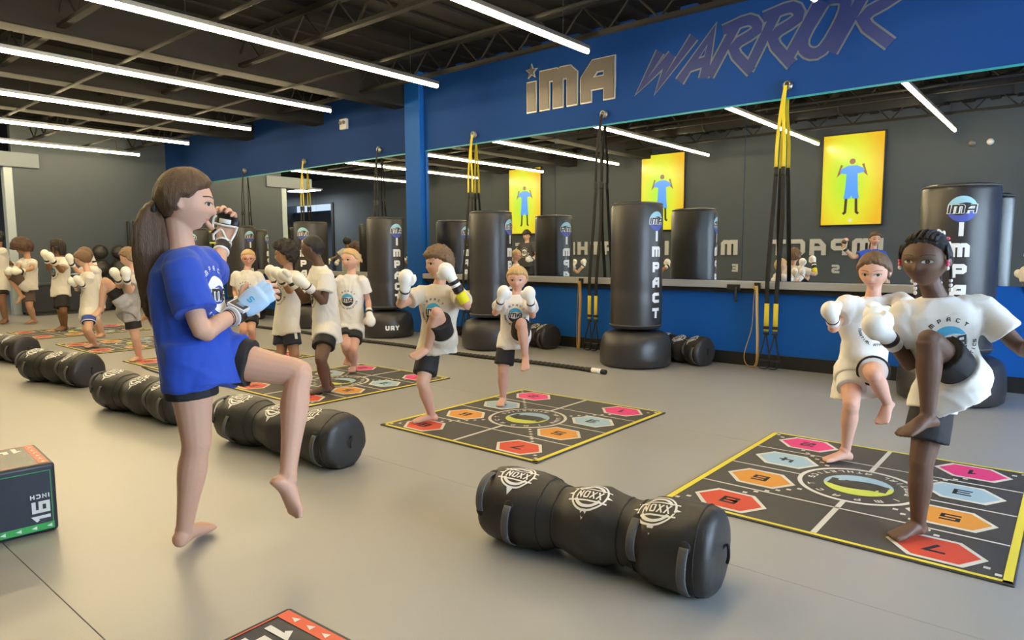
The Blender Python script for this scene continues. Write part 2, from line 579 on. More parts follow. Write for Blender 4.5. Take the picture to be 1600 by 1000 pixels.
# right-hand end: glazed shop front
bm = bmesh.new()
box(bm, X1, X1 + .15, BY, .4, 0, CZ)
box(bm, X1, X1 + .15, 6.5, WY, 0, CZ)
box(bm, X1, X1 + .15, .4, 6.5, 0, .3)
box(bm, X1, X1 + .15, .4, 6.5, 3.1, CZ)
struct(bm_obj('wall_right', bm, M['grey_wall']))
for i in range(3):
    a, b = .4 + i * 2.033, .4 + (i + 1) * 2.033
    bm = bmesh.new()
    for d in ((a, a + .06), (b - .06, b)):
        box(bm, X1 + .02, X1 + .12, d[0], d[1], .3, 3.1)
    box(bm, X1 + .02, X1 + .12, a + .06, b - .06, .3, .36)
    box(bm, X1 + .02, X1 + .12, a + .06, b - .06, 3.04, 3.1)
    wn = struct(bm_obj('window_%d' % (i + 1), bm, M['base']))
    boxo('pane', (X1 + .065, X1 + .071, a + .06, b - .06, .36, 3.04), M['glass'], wn)

# mirrors: eight-foot panels standing on the ledge
mx = [(-2.74, -.34), (-5.18, -2.744), (-7.57, -5.184), (-10.4, -7.95), (-12.83, -10.404), (-15.3, -12.834)]
mlab = ['large wall mirror panel at the right end, behind the two girls', 'large wall mirror panel behind the tall bag with the full white lettering',
        'large wall mirror panel just right of the blue column', 'large wall mirror panel just left of the blue column',
        'large wall mirror panel second from the blue column on its left', 'large wall mirror panel farthest down the hall']
for (a, b), lb in zip(mx, mlab):
    t = thing('wall_mirror', lb, 'mirror', (0, WY, 0), 0, 'mirror panels along the blue wall')
    boxo('glass', (a, b, -.012, -.002, .90, 2.70), M['mirror'], t)
    bm = bmesh.new()
    box(bm, a, b, -.018, -.005, 2.70, 2.718)
    bm_obj('top_clip', bm, M['teal'], t)  # clip tinted to stand for the glow along the mirror top
t = thing('wall_mirror_edge', 'thin black rounded edge strip at the right end of the mirrors', 'trim', (0, WY, 0))
boxo('edge', (-.34, -.31, -.03, -.002, .86, 2.71), M['base'], t, bevel=.008)
for a, b, lb in ((-7.57, -.9, 'long grey ledge under the mirrors right of the blue column'), (-15.3, -7.95, 'long grey ledge under the mirrors left of the blue column')):
    t = thing('ledge', lb, 'ledge', (0, WY, 0))
    boxo('top', (a, b, -.12, -.016, .82, .895), M['sill'], t, bevel=.008)
    boxo('batten', (a, b, -.05, -.002, .77, .82), M['base'], t)

# LED strips: nine parallel suspended tubes
led_lab = {-5: 'long LED strip light hanging at the far end of the hall', -4: 'long LED strip light second from the far end', -3: 'long LED strip light third from the far end',
           -2: 'long LED strip light fourth from the far end', -1: 'long LED strip light ending just left of the blue column', 0: 'long LED strip light ending in front of the metal lettering',
           1: 'long LED strip light over the mat with the two girls', 2: 'long LED strip light nearest the shop front but one', 3: 'long LED strip light nearest the shop front'}
for i in range(-5, 2):
    x = -4.10 + 2.264 * i
    t = thing('strip_light', led_lab[i], 'strip light', (x, 0, 3.3), 0, 'parallel LED strips under the black deck')
    bm = bmesh.new()
    rings = []
    for y in (-.17, 6.14):
        rings.append([Vector((.024 * math.cos(a), y, -.006 + .024 * math.sin(a))) for a in [math.pi * 2 * k / 12 for k in range(12)]])
    ring_tube(bm, rings)
    bm_obj('diffuser', bm, M['led'], t, True)
    boxo('housing', (-.03, .03, -.18, 6.15, .012, .055), M['led_case'], t, bevel=.004, seg=1)
    for y in (.4, 3.0, 5.7):
        b2 = bmesh.new()
        tube(b2, [(0, y, .05), (0, y, CZ - 3.3)], .004, 6)
        bm_obj('cable', b2, M['base'], t)

# wall lettering
def letter_sign(name, label, s, x, z, h, th, y, step, mt, outline=None, flip=False, depth=.03, wide=1., gap=None):
    """step +1: reads towards +X (mirror wall), -1: reads towards -X (back wall)"""
    t = thing(name, label, 'sign', (x, y, z))
    pos = 0
    for ch in s:
        if ch == ' ':
            pos += h * .7
            continue
        vf, wd = letter(ch, h, th, 9., wide)
        ux = (step, 0, 0)
        o = place('letter', vf, (pos * step, 0, 0), ux, (0, 0, 1), M[mt], t, depth)
        if outline:
            c = h - th
            big = []
            wdd, polys = G[ch]
            for p in polys:
                q = [(th / 2 + a * c * wide, th / 2 + b * c) for a, b in p]
                def ext(a, b, e):
                    L = math.hypot(a[0] - b[0], a[1] - b[1]) or 1
                    return (a[0] + (a[0] - b[0]) / L * e, a[1] + (a[1] - b[1]) / L * e)
                e = th / 2 + .018
                q = [ext(q[0], q[1], e)] + q[1:-1] + [ext(q[-1], q[-2], e)]
                big.append(ribbon(q, th + .03))
            place('outline', merge(big), (pos * step, 0, 0), ux, (0, 0, 1), M[outline], o, depth * .6)
        pos += wd + (gap if gap is not None else h * .22)
    return t, pos
t, _ = letter_sign('wall_lettering', 'brushed taupe metal letters with a star, high on the blue wall', 'I', -5.62, 3.01, .36, .13, WY - .006, 1, 'taupe', 'silver')
st = []
for k in range(10):
    r_ = .075 if k % 2 == 0 else .031
    st.append((r_ * math.sin(math.pi * k / 5), r_ * math.cos(math.pi * k / 5)))
place('star', (st + [(0, 0)], [(k, 10, (k + 1) % 10) for k in range(10)]), (.065, 0, .50), (1, 0, 0), (0, 0, 1), M['taupe'], t, .03)
place('star_outline', ([(a * 1.35, b * 1.35) for a, b in st] + [(0, 0)], [(k, 10, (k + 1) % 10) for k in range(10)]), (.065, 0, .50), (1, 0, 0), (0, 0, 1), M['silver'], t, .018)
pos = -5.41 + 5.62
for ch, wd_ in (('M', .9), ('A', .86)):
    vf, wd = letter(ch, .47, .135, 9., wd_ * 1.33)
    o = place('letter', vf, (pos, 0, 0), (1, 0, 0), (0, 0, 1), M['taupe'], t, .03)
    c = .47 - .135
    big = []
    for p in G[ch][1]:
        q = [(.0675 + a * c * wd_ * 1.33, .0675 + b * c) for a, b in p]
        def ext(a, b, e=.085):
            L = math.hypot(a[0] - b[0], a[1] - b[1]) or 1
            return (a[0] + (a[0] - b[0]) / L * e, a[1] + (a[1] - b[1]) / L * e)
        q = [ext(q[0], q[1])] + q[1:-1] + [ext(q[-1], q[-2])]
        big.append(ribbon(q, .165))
    place('outline', merge(big), (pos, 0, 0), (1, 0, 0), (0, 0, 1), M['silver'], o, .018)
    pos += wd + .07
# brush lettering
BR = [  # strokes in wall metres (x, z)
 [(-3.74, 3.42), (-3.97, 3.08), (-3.60, 3.36)], [(-3.60, 3.36), (-3.74, 3.06), (-3.34, 3.50)],
 [(-3.50, 3.06), (-3.14, 3.49), (-3.22, 3.05)], [(-3.38, 3.20), (-3.20, 3.22)],
 [(-3.16, 3.06), (-2.88, 3.52)], [(-3.02, 3.50), (-2.74, 3.55), (-2.66, 3.43), (-2.90, 3.30), (-2.70, 3.03)],
 [(-2.74, 3.05), (-2.48, 3.54)], [(-2.60, 3.54), (-2.32, 3.58), (-2.26, 3.46), (-2.50, 3.32), (-2.30, 3.03)],
 [(-2.34, 3.10), (-2.06, 3.58)],
 [(-2.02, 3.56), (-2.20, 3.26), (-2.16, 3.12), (-2.02, 3.12), (-1.86, 3.38), (-1.84, 3.54), (-1.98, 3.58)],
 [(-1.94, 3.08), (-1.66, 3.58)], [(-1.78, 3.57), (-1.48, 3.60), (-1.42, 3.47), (-1.68, 3.33), (-1.44, 3.06)]]
t = thing('brush_lettering', 'slanted brush-style navy lettering with a grey outline, high on the blue wall', 'sign', (0, WY - .005, 0))
for bi, s in enumerate(BR):
    sm = [(v.x, v.y) for v in catmull([(a, b, 0) for a, b in s], 3)] if len(s) > 4 else s
    place('letter_outline', ribbon(sm, .135), (0, 0, 0), (1, 0, 0), (0, 0, 1), M['outline_grey'], t, .0018 + .00012 * bi)
    place('letter_stroke', ribbon(sm, .098), (0, 0, 0), (1, 0, 0), (0, 0, 1), M['brush_blue'], t, .0040 + .0003 * bi)
# silver letters on the back wall (seen in the mirrors)
letter_sign('wall_lettering', 'silver raised word on the dark back wall opposite the right-hand mirrors, seen reversed in them', 'IMPACT', -2.95, 1.12, .33, .088, BY + .002, -1, 'silver', depth=.035, wide=1.12, gap=.09)
letter_sign('wall_lettering', 'silver raised word on the dark back wall, between the first and the last word', 'MARTIAL', -5.82, 1.13, .33, .088, BY + .002, -1, 'silver', depth=.035, wide=1.12, gap=.09)
letter_sign('wall_lettering', 'silver raised long word on the dark back wall, farthest from the shop front', 'ATHLETICS', -8.95, 1.14, .33, .088, BY + .002, -1, 'silver', depth=.035, wide=1.12, gap=.09)
for x, s in ((-3.72, 'S'), (-5.80, 'E')):
    letter_sign('wall_lettering', {'S': 'small single silver letter S low on the back wall', 'E': 'small single silver letter E low on the back wall'}[s], s, x, .76, .17, .045, BY + .002, -1, 'silver', depth=.02)
# screens on the back wall
def screen_mat():
    m = bpy.data.materials.new('screen_gradient')
    m.use_nodes = True
    nt = m.node_tree
    b = nt.nodes['Principled BSDF']
    b.inputs['Base Color'].default_value = (.02, .02, .02, 1)
    b.inputs['Roughness'].default_value = .25
    tc = nt.nodes.new('ShaderNodeTexCoord')
    mp = nt.nodes.new('ShaderNodeMapping')
    mp.inputs['Location'].default_value = (.1, 0, -.52)
    mp.inputs['Scale'].default_value = (1.15, 0, .58)
    n = nt.nodes.new('ShaderNodeTexGradient')
    n.gradient_type = 'SPHERICAL'
    nt.links.new(tc.outputs['Object'], mp.inputs[0])
    rp = nt.nodes.new('ShaderNodeValToRGB')
    rp.color_ramp.elements[0].position = .25
    rp.color_ramp.elements[0].color = (.90, .50, .01, 1)
    rp.color_ramp.elements[1].position = .95
    rp.color_ramp.elements[1].color = (.42, .88, .03, 1)
    e = rp.color_ramp.elements.new(.55)
    e.color = (.80, .80, .02, 1)
    nt.links.new(mp.outputs[0], n.inputs['Vector'])
    nt.links.new(n.outputs['Fac'], rp.inputs[0])
    nt.links.new(rp.outputs[0], b.inputs['Emission Color'])
    b.inputs['Emission Strength'].default_value = 1.0
    return m
M['screen'] = screen_mat()
M['scr_blue'] = mat('screen_shirt', (0, 0, 0, 1), .3, emit=((.10, .38, .95, 1), 1.0))
M['scr_skin'] = mat('screen_skin', (0, 0, 0, 1), .3, emit=((.38, .16, .08, 1), .8))
M['scr_dark'] = mat('screen_trousers', (0, 0, 0, 1), .3, emit=((.08, .05, .03, 1), .8))
for i, x in enumerate((-3.55, -7.65, -11.8)):
    t = thing('wall_screen', ['upright glowing yellow screen on the back wall nearest the shop front', 'upright glowing yellow screen in the middle of the back wall',
                              'upright glowing yellow screen on the back wall farthest from the shop front'][i], 'screen', (x, BY, 1.7), 0, 'yellow wall screens')
    boxo('case', (-.57, .57, .002, .06, 0, 1.80), M['base'], t, bevel=.01)
    boxo('display', (-.545, .545, .06, .064, .025, 1.775), M['screen'], t)
    # the little figure on the display, a flat picture
    fx = lambda pts: ([(a, b) for a, b in pts], [tuple(range(len(pts)))])
    sgn = ((-1, 0, 0), (0, 0, 1))
    body = thing_fig = place('figure_shirt', fx([(-.12, .62), (.12, .62), (.10, .98), (.22, 1.0), (.20, 1.08), (.08, 1.14), (-.08, 1.14), (-.20, 1.08), (-.22, 1.0), (-.10, .98)]), (0, .064, .03), *sgn, M['scr_blue'], t, .002)
    place('figure_shorts', fx([(-.14, .50), (-.02, .50), (0, .56), (.02, .50), (.14, .50), (.12, .63), (-.12, .63)]), (0, .064, .03), *sgn, M['scr_blue'], t, .002)
    place('figure_head', ring2d(0.001, .055, n=16, cy=1.22), (0, .064, .03), *sgn, M['scr_skin'], t, .002)
    for s in (-1, 1):
        place('figure_arm', ribbon([(.20 * s, 1.03), (.26 * s, .96), (.19 * s, 1.16)], .045), (0, .064, .03), *sgn, M['scr_skin'], t, .0015)
        place('figure_leg', ribbon([(.09 * s, .51), (.10 * s, .24), (.14 * s, .20)], .05), (0, .064, .03), *sgn, M['scr_dark'], t, .0015)
    place('figure_badge', ring2d(0.001, .035, n=16, cy=.08), (0, .064, .03), *sgn, M['white'], t, .002)
# two small round fittings on the back wall
for i, (x, m_) in enumerate(((-1.35, 'white_plastic'), (-1.62, 'taupe'))):
    bm = bmesh.new()
    ellipsoid(bm, (0, .03, 0), (.05, 0, 0), (0, .035, 0), (0, 0, .05), 16)
    bmesh.ops.create_cone(bm, cap_ends=True, segments=16, radius1=.055, radius2=.055, depth=.02, matrix=Matrix.Translation((0, .01, 0)) @ Matrix.Rotation(R(90), 4, 'X'))
    o = bm_obj('wall_spotlight', bm, M[m_], None, True)
    o.location = (x, BY + .001, 3.1)
    tag(o, ['small round white fitting high on the back wall', 'small round dull fitting high on the back wall beside the white one'][i], 'light fitting')
o = thing('emergency_light', 'small white box light on the dark blue wall left of the column', 'light fitting', (-9.5, WY - .008, 3.33))
boxo('case', (-.09, .09, -.06, 0, -.085, .085), M['white_plastic'], o, bevel=.012)
for s in (-1, 1):
    bm = bmesh.new()
    ellipsoid(bm, (s * .045, -.07, .02), (.03, 0, 0), (0, .025, 0), (0, 0, .03), 12)
    bm_obj('lamp', bm, M['led_case'], o, True)
o = thing('ceiling_vent', 'small pale square vent hanging under the dark deck', 'vent', (-8.9, 4.2, 3.66))
boxo('frame', (-.22, .22, -.16, .16, 0, .03), M['white_plastic'], o, bevel=.005)
for k in range(5):
    boxo('slat', (-.18, .18, -.13 + k * .056, -.10 + k * .056, -.012, 0), M['steel'], o)
bm = bmesh.new()
tube(bm, [(0, 0, .03), (0, 0, CZ - 3.66)], .02, 8)
bm_obj('stem', bm, M['beam'], o)

# ================================================================== training bags along the mirrors
def ima_logo(bvh, o, ux, uy, s, parent, top='logo_pale', bot='logo_violet', edge='white', fill='ink', reach=.6, gold=False):
    """round wave emblem with the three letters across; s is the emblem radius"""
    ml = s * .12
    o, ux, uy = Vector(o), Vector(ux), Vector(uy)
    project('emblem_wave', xf(crescent(10, 200, .55), s), o, ux, uy, M[top], bvh, parent, .0015, reach)
    project('emblem_wave', xf(crescent(190, 380, .55), s), o, ux, uy, M[bot], bvh, parent, .0022, reach)
    h = s * .72
    (v, f), wd = ima_word(h, h * .34, ml)
    project('emblem_letters_edge', ([(a - wd / 2 + (b - h / 2) * .12, b - h / 2) for a, b in v], f), o, ux, uy, M[edge], bvh, parent, .0032, reach)
    (v, f), wd2 = ima_word(h * .90, h * .17, ml)
    project('emblem_letters', ([((a - wd2 / 2) * (wd - h * .15) / wd2 + (b - h * .45) * .12, b - h * .45) for a, b in v], f), o, ux, uy, M[fill], bvh, parent, .0044, reach)

def training_bag(x, y, az, label, full=True, base_text=False):
    t = thing('training_bag', label, 'punching bag', (x, y, 0), 0, 'freestanding training bags along the mirror wall')
    bm = bmesh.new()
    prof = [(.20, .40), (.262, .405), (.268, .45), (.27, .60), (.272, .75), (.266, .78), (.271, .83), (.268, 1.0), (.268, 1.3), (.268, 1.66), (.258, 1.695), (.235, 1.712), (.12, 1.716)]
    lathe(bm, [(.02, .40)] + prof + [(.01, 1.717)], 40)
    for v in bm.verts:
        if .5 < v.co.z < .95:
            k = 1 + .012 * noise.noise(Vector((v.co.x * 3, v.co.y * 3, v.co.z * 16)) + Vector((x, y, 0)))
            v.co.x *= k
            v.co.y *= k
    b = bm_obj('bag_body', bm, M['vinyl'], t, True)
    for z, r_ in ((1.695, .262), (.44, .272)):
        bm = bmesh.new()
        ring = [Vector((r_ * math.cos(2 * math.pi * k / 40), r_ * math.sin(2 * math.pi * k / 40), z)) for k in range(40)]
        tube(bm, ring, .006, 6, closed=True)
        bm_obj('piping', bm, M['webgrey'], t, True)
    bm = bmesh.new()
    lathe(bm, [(.02, 0.0), (.34, .004), (.372, .03), (.378, .12), (.372, .22), (.355, .30), (.325, .345), (.28, .365), (.15, .38), (.05, .40)], 40)
    for v in bm.verts:
        if .02 < v.co.z < .35:
            a = math.atan2(v.co.y, v.co.x)
            k = 1 + .018 * noise.noise(Vector((math.cos(a) * 3, math.sin(a) * 3, v.co.z * 7)) + Vector((x, 3, y)))
            v.co.x *= k
            v.co.y *= k
    base = bm_obj('base', bm, M['vinyl'], t, True)
    a = R(az)
    n = Vector((math.cos(a), math.sin(a), 0))
    ux, uy = Vector((0, 0, 1)).cross(n) , Vector((0, 0, 1))
    bv = bvh_of(b)
    ima_logo(bv, n * .3 + Vector((0, 0, 1.515)), ux, uy, .098, b, reach=.29)
    z = 1.31
    for ch in 'IMPACT':
        (v, f), wd = letter(ch, .105, .032, .02, 1.2)
        project('letter', ([(p - wd / 2, q) for p, q in v], f), n * .3 + Vector((0, 0, z)), ux, uy, M['white'], bv, b, .0018, .29)
        z -= .158
    if base_text:
        (v, f), wd = text2d('URY', .065, .02, .014, .02)
        a2 = R(az - 25)
        n2 = Vector((math.cos(a2), math.sin(a2), 0))
        project('base_lettering', ([(p - wd / 2, q) for p, q in v], f), n2 * .4 + Vector((0, 0, .12)), Vector((0, 0, 1)).cross(n2), uy, M['white'], bvh_of(base), base, .0018, .35)
    return t
training_bag(-.76, 6.42, -80, 'black training bag at the right end, behind the girl with braids')
training_bag(-3.61, 6.36, -12, 'black training bag with full white lettering, standing alone on the right of the hall')
training_bag(-5.69, 6.38, 14, 'black training bag behind the small blond boy', base_text=True)
training_bag(-7.70, 6.36, -4, 'black training bag just left of the blue column', base_text=True)
training_bag(-9.62, 6.40, -62, 'black training bag behind the boy with the shaved head')
training_bag(-11.85, 6.40, 8, 'black training bag behind the kid with glasses')
training_bag(-13.65, 6.40, -40, 'black training bag half hidden by the instructor at the far end')

# ================================================================== floor mats
MW, MD = 1.388, 1.572
def floor_mat_print(x, y, label):
    t = thing('training_mat', label, 'mat', (x, y, 0.0), 0, 'numbered training mats in a row')
    boxo('mat_body', (0, MW, 0, MD, .0005, .009), M['mat_dark'], t, bevel=.003, seg=1)
    Z = .009
    def pr(name, vf, m, z=Z, d=.0012):
        return place(name, vf, (0, 0, z), (1, 0, 0), (0, 1, 0), M[m], t, d)
    e, b = .008, .03
    for q in ([(e + b / 2, e), (e + b / 2, MD - e)], [(MW - e - b / 2, e), (MW - e - b / 2, MD - e)], ):
        pr('border_stripe', ribbon(q, b), 'yellow')
    for q in ([(e, e + .01), (MW - e, e + .01)], [(e, MD - e - .01), (MW - e, MD - e - .01)]):
        pr('border_stripe', ribbon(q, .02), 'yellow')
    cx, cy, ro = MW / 2, MD / 2, .285
    for v in (.25, .5, .75):
        yy = MD * v
        d = math.sqrt(max(0, ro ** 2 - (yy - cy) ** 2)) if abs(yy - cy) < ro else 0
        if d:
            pr('grid_line', ribbon([(.04, yy), (cx - d, yy)], .013), 'offwhite')
            pr('grid_line', ribbon([(cx + d, yy), (MW - .04, yy)], .013), 'offwhite')
        else:
            pr('grid_line', ribbon([(.04, yy), (MW - .04, yy)], .013), 'offwhite')
    pr('centre_line', ribbon([(cx, .03), (cx, cy - ro)], .024), 'offwhite')
    pr('centre_line', ribbon([(cx, cy + ro), (cx, MD - .03)], .024), 'offwhite')
    pr('centre_ring', ring2d(ro - .022, ro, cx=cx, cy=cy, n=64), 'offwhite')
    for k, (a, bcol) in enumerate(zip((.172, .584, .992, 1.392), ('red', 'orange', 'skyblue', 'pink'))):
        for sx, num in ((.27, '8642'[k]), (MW - .27, '7531'[k])):
            w_, h_ = .178, .128
            hexa = [(-w_, 0), (-w_ * .52, h_), (w_ * .52, h_), (w_, 0), (w_ * .52, -h_), (-w_ * .52, -h_)]
            hexa = [(px + (-py * .12), py) for px, py in hexa]
            hexv = [(sx + px, a + py) for px, py in hexa]
            hx = pr('hexagon', (hexv, [tuple(reversed(range(6)))]), 'offwhite', Z + .0004)
            inn = [(sx + px * .87, a + py * .84) for px, py in hexa]
            place('hexagon_fill', (inn, [tuple(reversed(range(6)))]), (0, 0, Z + .0012), (1, 0, 0), (0, 1, 0), M[bcol], hx, .001)
            (v_, f_), wd = letter(num, .085, .018, 9., 1.3)
            place('number', ([(sx - (px - wd / 2), a - (py - .0425)) for px, py in v_], f_), (0, 0, Z + .002), (1, 0, 0), (0, 1, 0), M['ink'], hx, .0008)
    for sx in (-1, 1):
        for sy in (-1, 1):
            dots = []
            for j in range(22):
                q = .06 + j * .044
                px, py = cx + sx * (cx - q * cx / cy * 1.0), cy + sy * (cy - q)
                if math.hypot(px - cx, py - cy) < ro + .03 or any(abs(px - hx_) < .16 and abs(py - a) < .12 for hx_ in (.27, MW - .27) for a in (.172, .584, .992, 1.392)):
                    continue
                dots.append(([(px - .011, py - .011), (px + .011, py - .011), (px + .011, py + .011), (px - .011, py + .011)], [(0, 1, 2, 3)]))
            if dots:
                pr('dotted_line', merge(dots), 'offwhite')['kind'] = 'stuff'
    # emblem, upright when seen from the mirror side
    def em(name, vf, m, z):
        v, f = vf
        return place(name, ([(cx - a_, cy - b_) for a_, b_ in v], f), (0, 0, z), (1, 0, 0), (0, 1, 0), M[m], t, .0008)
    em('emblem_wave', xf(crescent(10, 200, .6), .16), 'lime', Z + .0006)
    em('emblem_wave', xf(crescent(190, 380, .6), .16), 'skyblue', Z + .001)
    (v, f), wd = ima_word(.10, .034)
    em('emblem_letters', ([(a_ - wd / 2, b_ - .05) for a_, b_ in v], f), 'mat_dark', Z + .0016)
    for word, a0, a1, fl in (('IMPACT', 150, 30, False), ('MARTIAL ATHLETICS', 180, 360, True)):
        for i, ch in enumerate(word):
            if ch != ' ':
                aa = a0 + (a1 - a0) * i / (len(word) - 1)
                em('ring_letter', arc_text(ch, .225, .034, .008, aa, aa, fl), 'offwhite', Z + .0006)
    return t
mat_lab = ['black numbered training mat under the girl with braids', 'black numbered training mat under the boy in the tan shirt and the small blond boy',
           'black numbered training mat under the boy with the shaved head', 'black numbered training mat left of the instructor, with a boy lifting his knee on it',
           'black numbered training mat under the boy in blue shorts', 'black numbered training mat farthest down the hall']
for i, lb in enumerate(mat_lab):
    floor_mat_print([-1.5, -3.70, -5.96, -8.20, -10.45, -12.7][i], [2.92, 2.97, 2.96, 2.96, 2.96, 2.96][i], lb)

# ================================================================== grappling dummies on the floor
def floor_bag(p0, p1, label, detail=True):
    a, b = Vector((*p0, 0)), Vector((*p1, 0))
    d = (b - a)
    L = d.length
    t = thing('floor_bag', label, 'grappling dummy', a, math.atan2(d.y, d.x), 'three-lobed black floor bags')
    seg = 32
    prof = [(0.0, .02), (.006, .10), (.02, .138), (.06, .152), (.16, .158), (.26, .150), (.33, .130), (.38, .122), (.44, .138), (.50, .149), (.56, .145), (.62, .128), (.67, .122), (.72, .136), (.76, .156), (.86, .163), (.94, .160), (.98, .147), (.996, .11), (1.0, .02)]
    bm = bmesh.new()
    rings = []
    P = catmull([(x, r_, 0) for x, r_ in prof], 3)
    for v in P:
        x, r_ = v.x, max(.015, v.y)
        ring = []
        for k in range(seg):
            an = 2 * math.pi * k / seg
            rr = r_ * (1 + .045 * noise.noise(Vector((x * 9, math.cos(an) * 2.2, math.sin(an) * 2.2 + a.x))) + .024 * noise.noise(Vector((x * 34, math.cos(an) * 6, math.sin(an) * 6 + a.x))))
            ring.append(Vector((x * L, rr * math.cos(an), max(.002, .148 + rr * math.sin(an)))))
        rings.append(ring)
    ring_tube(bm, rings)
    body = bm_obj('body', bm, M['vinyl_rough'], t, True)
    bv = bvh_of(body)
    # carrying handles: webbing loops over lobes, on the camera side and the ends
    def surf(x, an):
        n = Vector((0, math.cos(an), math.sin(an)))
        h = bv.ray_cast(Vector((x * L, 0, .148)) + n * .5, -n)
        return (h[0], n) if h[0] else (Vector((x * L, 0, .148)) + n * .15, n)
    for x, an0 in ((.03, 2.5), (.17, 3.35), (.70, 2.9), (.90, 3.35)):
        bm = bmesh.new()
        pts = []
        for j in range(9):
            an = an0 + (j / 8 - .5) * 1.15
            p, n = surf(x + .01, an)
            pts.append(p + n * (.004 + .022 * math.sin(math.pi * j / 8)))
        tube(bm, catmull(pts, 2), .017, 8, up=(1, 0, 0), flat=.22)
        bm_obj('handle', bm, M['webgrey'], t, True)
        for s in (-.57, .57):
            p, n = surf(x + .01, an0 + s)
            bm = bmesh.new()
            ellipsoid(bm, p, (.022, 0, 0), n.cross(Vector((1, 0, 0))) * .024, n * .006, 10)
            bm_obj('stitch_patch', bm, M['webbing'], t, True)
    for x in (.30, .36, .64, .70, .94):
        bm = bmesh.new()
        pts = [surf(x, 2 * math.pi * k / 36)[0] for k in range(36)]
        tube(bm, pts, .0035, 6, closed=True)
        bm_obj('seam', bm, M['webbing'], t, True)
    bm = bmesh.new()
    tube(bm, catmull([(L - .01, 0, .16), (L + .012, .012, .18), (L + .022, -.005, .15), (L + .016, .0, .12)], 4), .006, 6)
    bm_obj('tie_cord', bm, M['webbing'], t, True)
    for x, an in ((.16, 1.85), (.50, 1.95), (.775, 2.0)):
        n = Vector((0, math.cos(an), math.sin(an)))
        uy = n.cross(Vector((1, 0, 0))).normalized()
        if uy.z < 0:
            uy = -uy
        ux = uy.cross(n).normalized()
        o = Vector((x * L, 0, .148)) + n * .16
        s = .074
        def cp(name, vf, off):
            project(name, xf(vf, s), o, ux, uy, M['white'], bv, body, off, .15)
        crest = []
        for k in range(24):
            an2 = 2 * math.pi * k / 24
            crest.append(an2)
        cp('crest_ring', ring2d(.90, 1.0, n=32), .002)
        cp('crest_ring', ring2d(.66, .82, 25, 155, 16), .002)
        cp('crest_ring', ring2d(.66, .82, 205, 335, 16), .002)
        (v, f), wd = text2d('NOXX', .52, .085, .07, .1, .62)
        cp('crest_letters', ([(p - wd / 2, q - .26) for p, q in v], f), .002)
        cp('crest_bar', ribbon([(-1.08, .42), (1.08, .42)], .09, .1), .002)
        cp('crest_bar', ribbon([(-1.08, -.42), (1.08, -.42)], .09, .1), .002)
        cp('crest_point', ([(-.18, -1.0), (0, -1.35), (.18, -1.0), (0, -.95)], [(0, 1, 2, 3)]), .002)
        for sx in (-1, 1):
            cp('crest_point', ([(sx * .95, -.1), (sx * 1.25, 0), (sx * .95, .1), (sx * .9, 0)], [(0, 1, 2, 3)]), .002)
    return t
floor_bag((-1.87, 2.10), (-.90, 2.215), 'black three-lobed floor bag in the foreground, nearest the numbered mats')
floor_bag((-4.19, 2.14), (-3.08, 2.25), "black three-lobed floor bag behind the instructor's raised leg")
floor_bag((-5.86, 2.00), (-4.76, 2.14), 'black three-lobed floor bag just left of the instructor, its badges facing up')
floor_bag((-7.72, 1.98), (-6.84, 2.20), 'black three-lobed floor bag fourth along the row from the foreground')
floor_bag((-9.95, 2.02), (-8.92, 2.26), 'black three-lobed floor bag farthest along the row, cut by the picture edge')
floor_bag((-3.62, 6.90), (-2.96, 6.72), 'black floor bag pushed against the blue wall beside the lone training bag')
floor_bag((-5.6, 6.90), (-4.98, 6.72), 'black floor bag pushed against the blue wall behind the small blond boy')

# battle rope along the wall side
bm = bmesh.new()
rp = [(-3.62 - i * .35, 5.66 + .03 * math.sin(i * .9) + .0003 * i * i, .02) for i in range(26)]
rpc = catmull(rp, 3)
tube(bm, rpc, .021, 10)
t = thing('battle_rope', 'thick black training rope lying along the floor before the bags', 'rope')
bm_obj('rope', bm, M['webbing'], t, True)
bm = bmesh.new()
n = 700
for ph in (0, math.pi):
    pts = []
    for k in range(n + 1):
        q = k / n * (len(rpc) - 1)
        i = min(int(q), len(rpc) - 2)
        p = rpc[i].lerp(rpc[i + 1], q - i)
        an = k / n * 9 * 2 * math.pi * 8 + ph
        pts.append(p + Vector((0, math.cos(an) * .016, math.sin(an) * .016 + .001)))
    tube(bm, pts, .009, 5)
bm_obj('twist', bm, M['vinyl_rough'], t, True)
bm = bmesh.new()
tube(bm, [(-3.53, 5.64, .024), (-3.62, 5.66, .024), (-3.78, 5.668, .024)], .025, 12)
sl = bm_obj('end_sleeve', bm, M['base'], t, True)
bm = bmesh.new()
tube(bm, [(-3.58, 5.652, .0245), (-3.70, 5.664, .0245)], .0256, 12)
bm_obj('white_label', bm, M['white'], t, True)['label'] = 'white label band'
bm = bmesh.new()
tube(bm, catmull([(-7.62, 2.94, .0085), (-7.3, 2.90, .0085), (-6.9, 2.87, .0085), (-6.4, 2.75, .0085)], 6), .008, 8)
o = bm_obj('jump_rope', bm, M['base'], None, True)
tag(o, 'thin black cord lying on the floor behind the instructor, by the standing boy', 'rope')

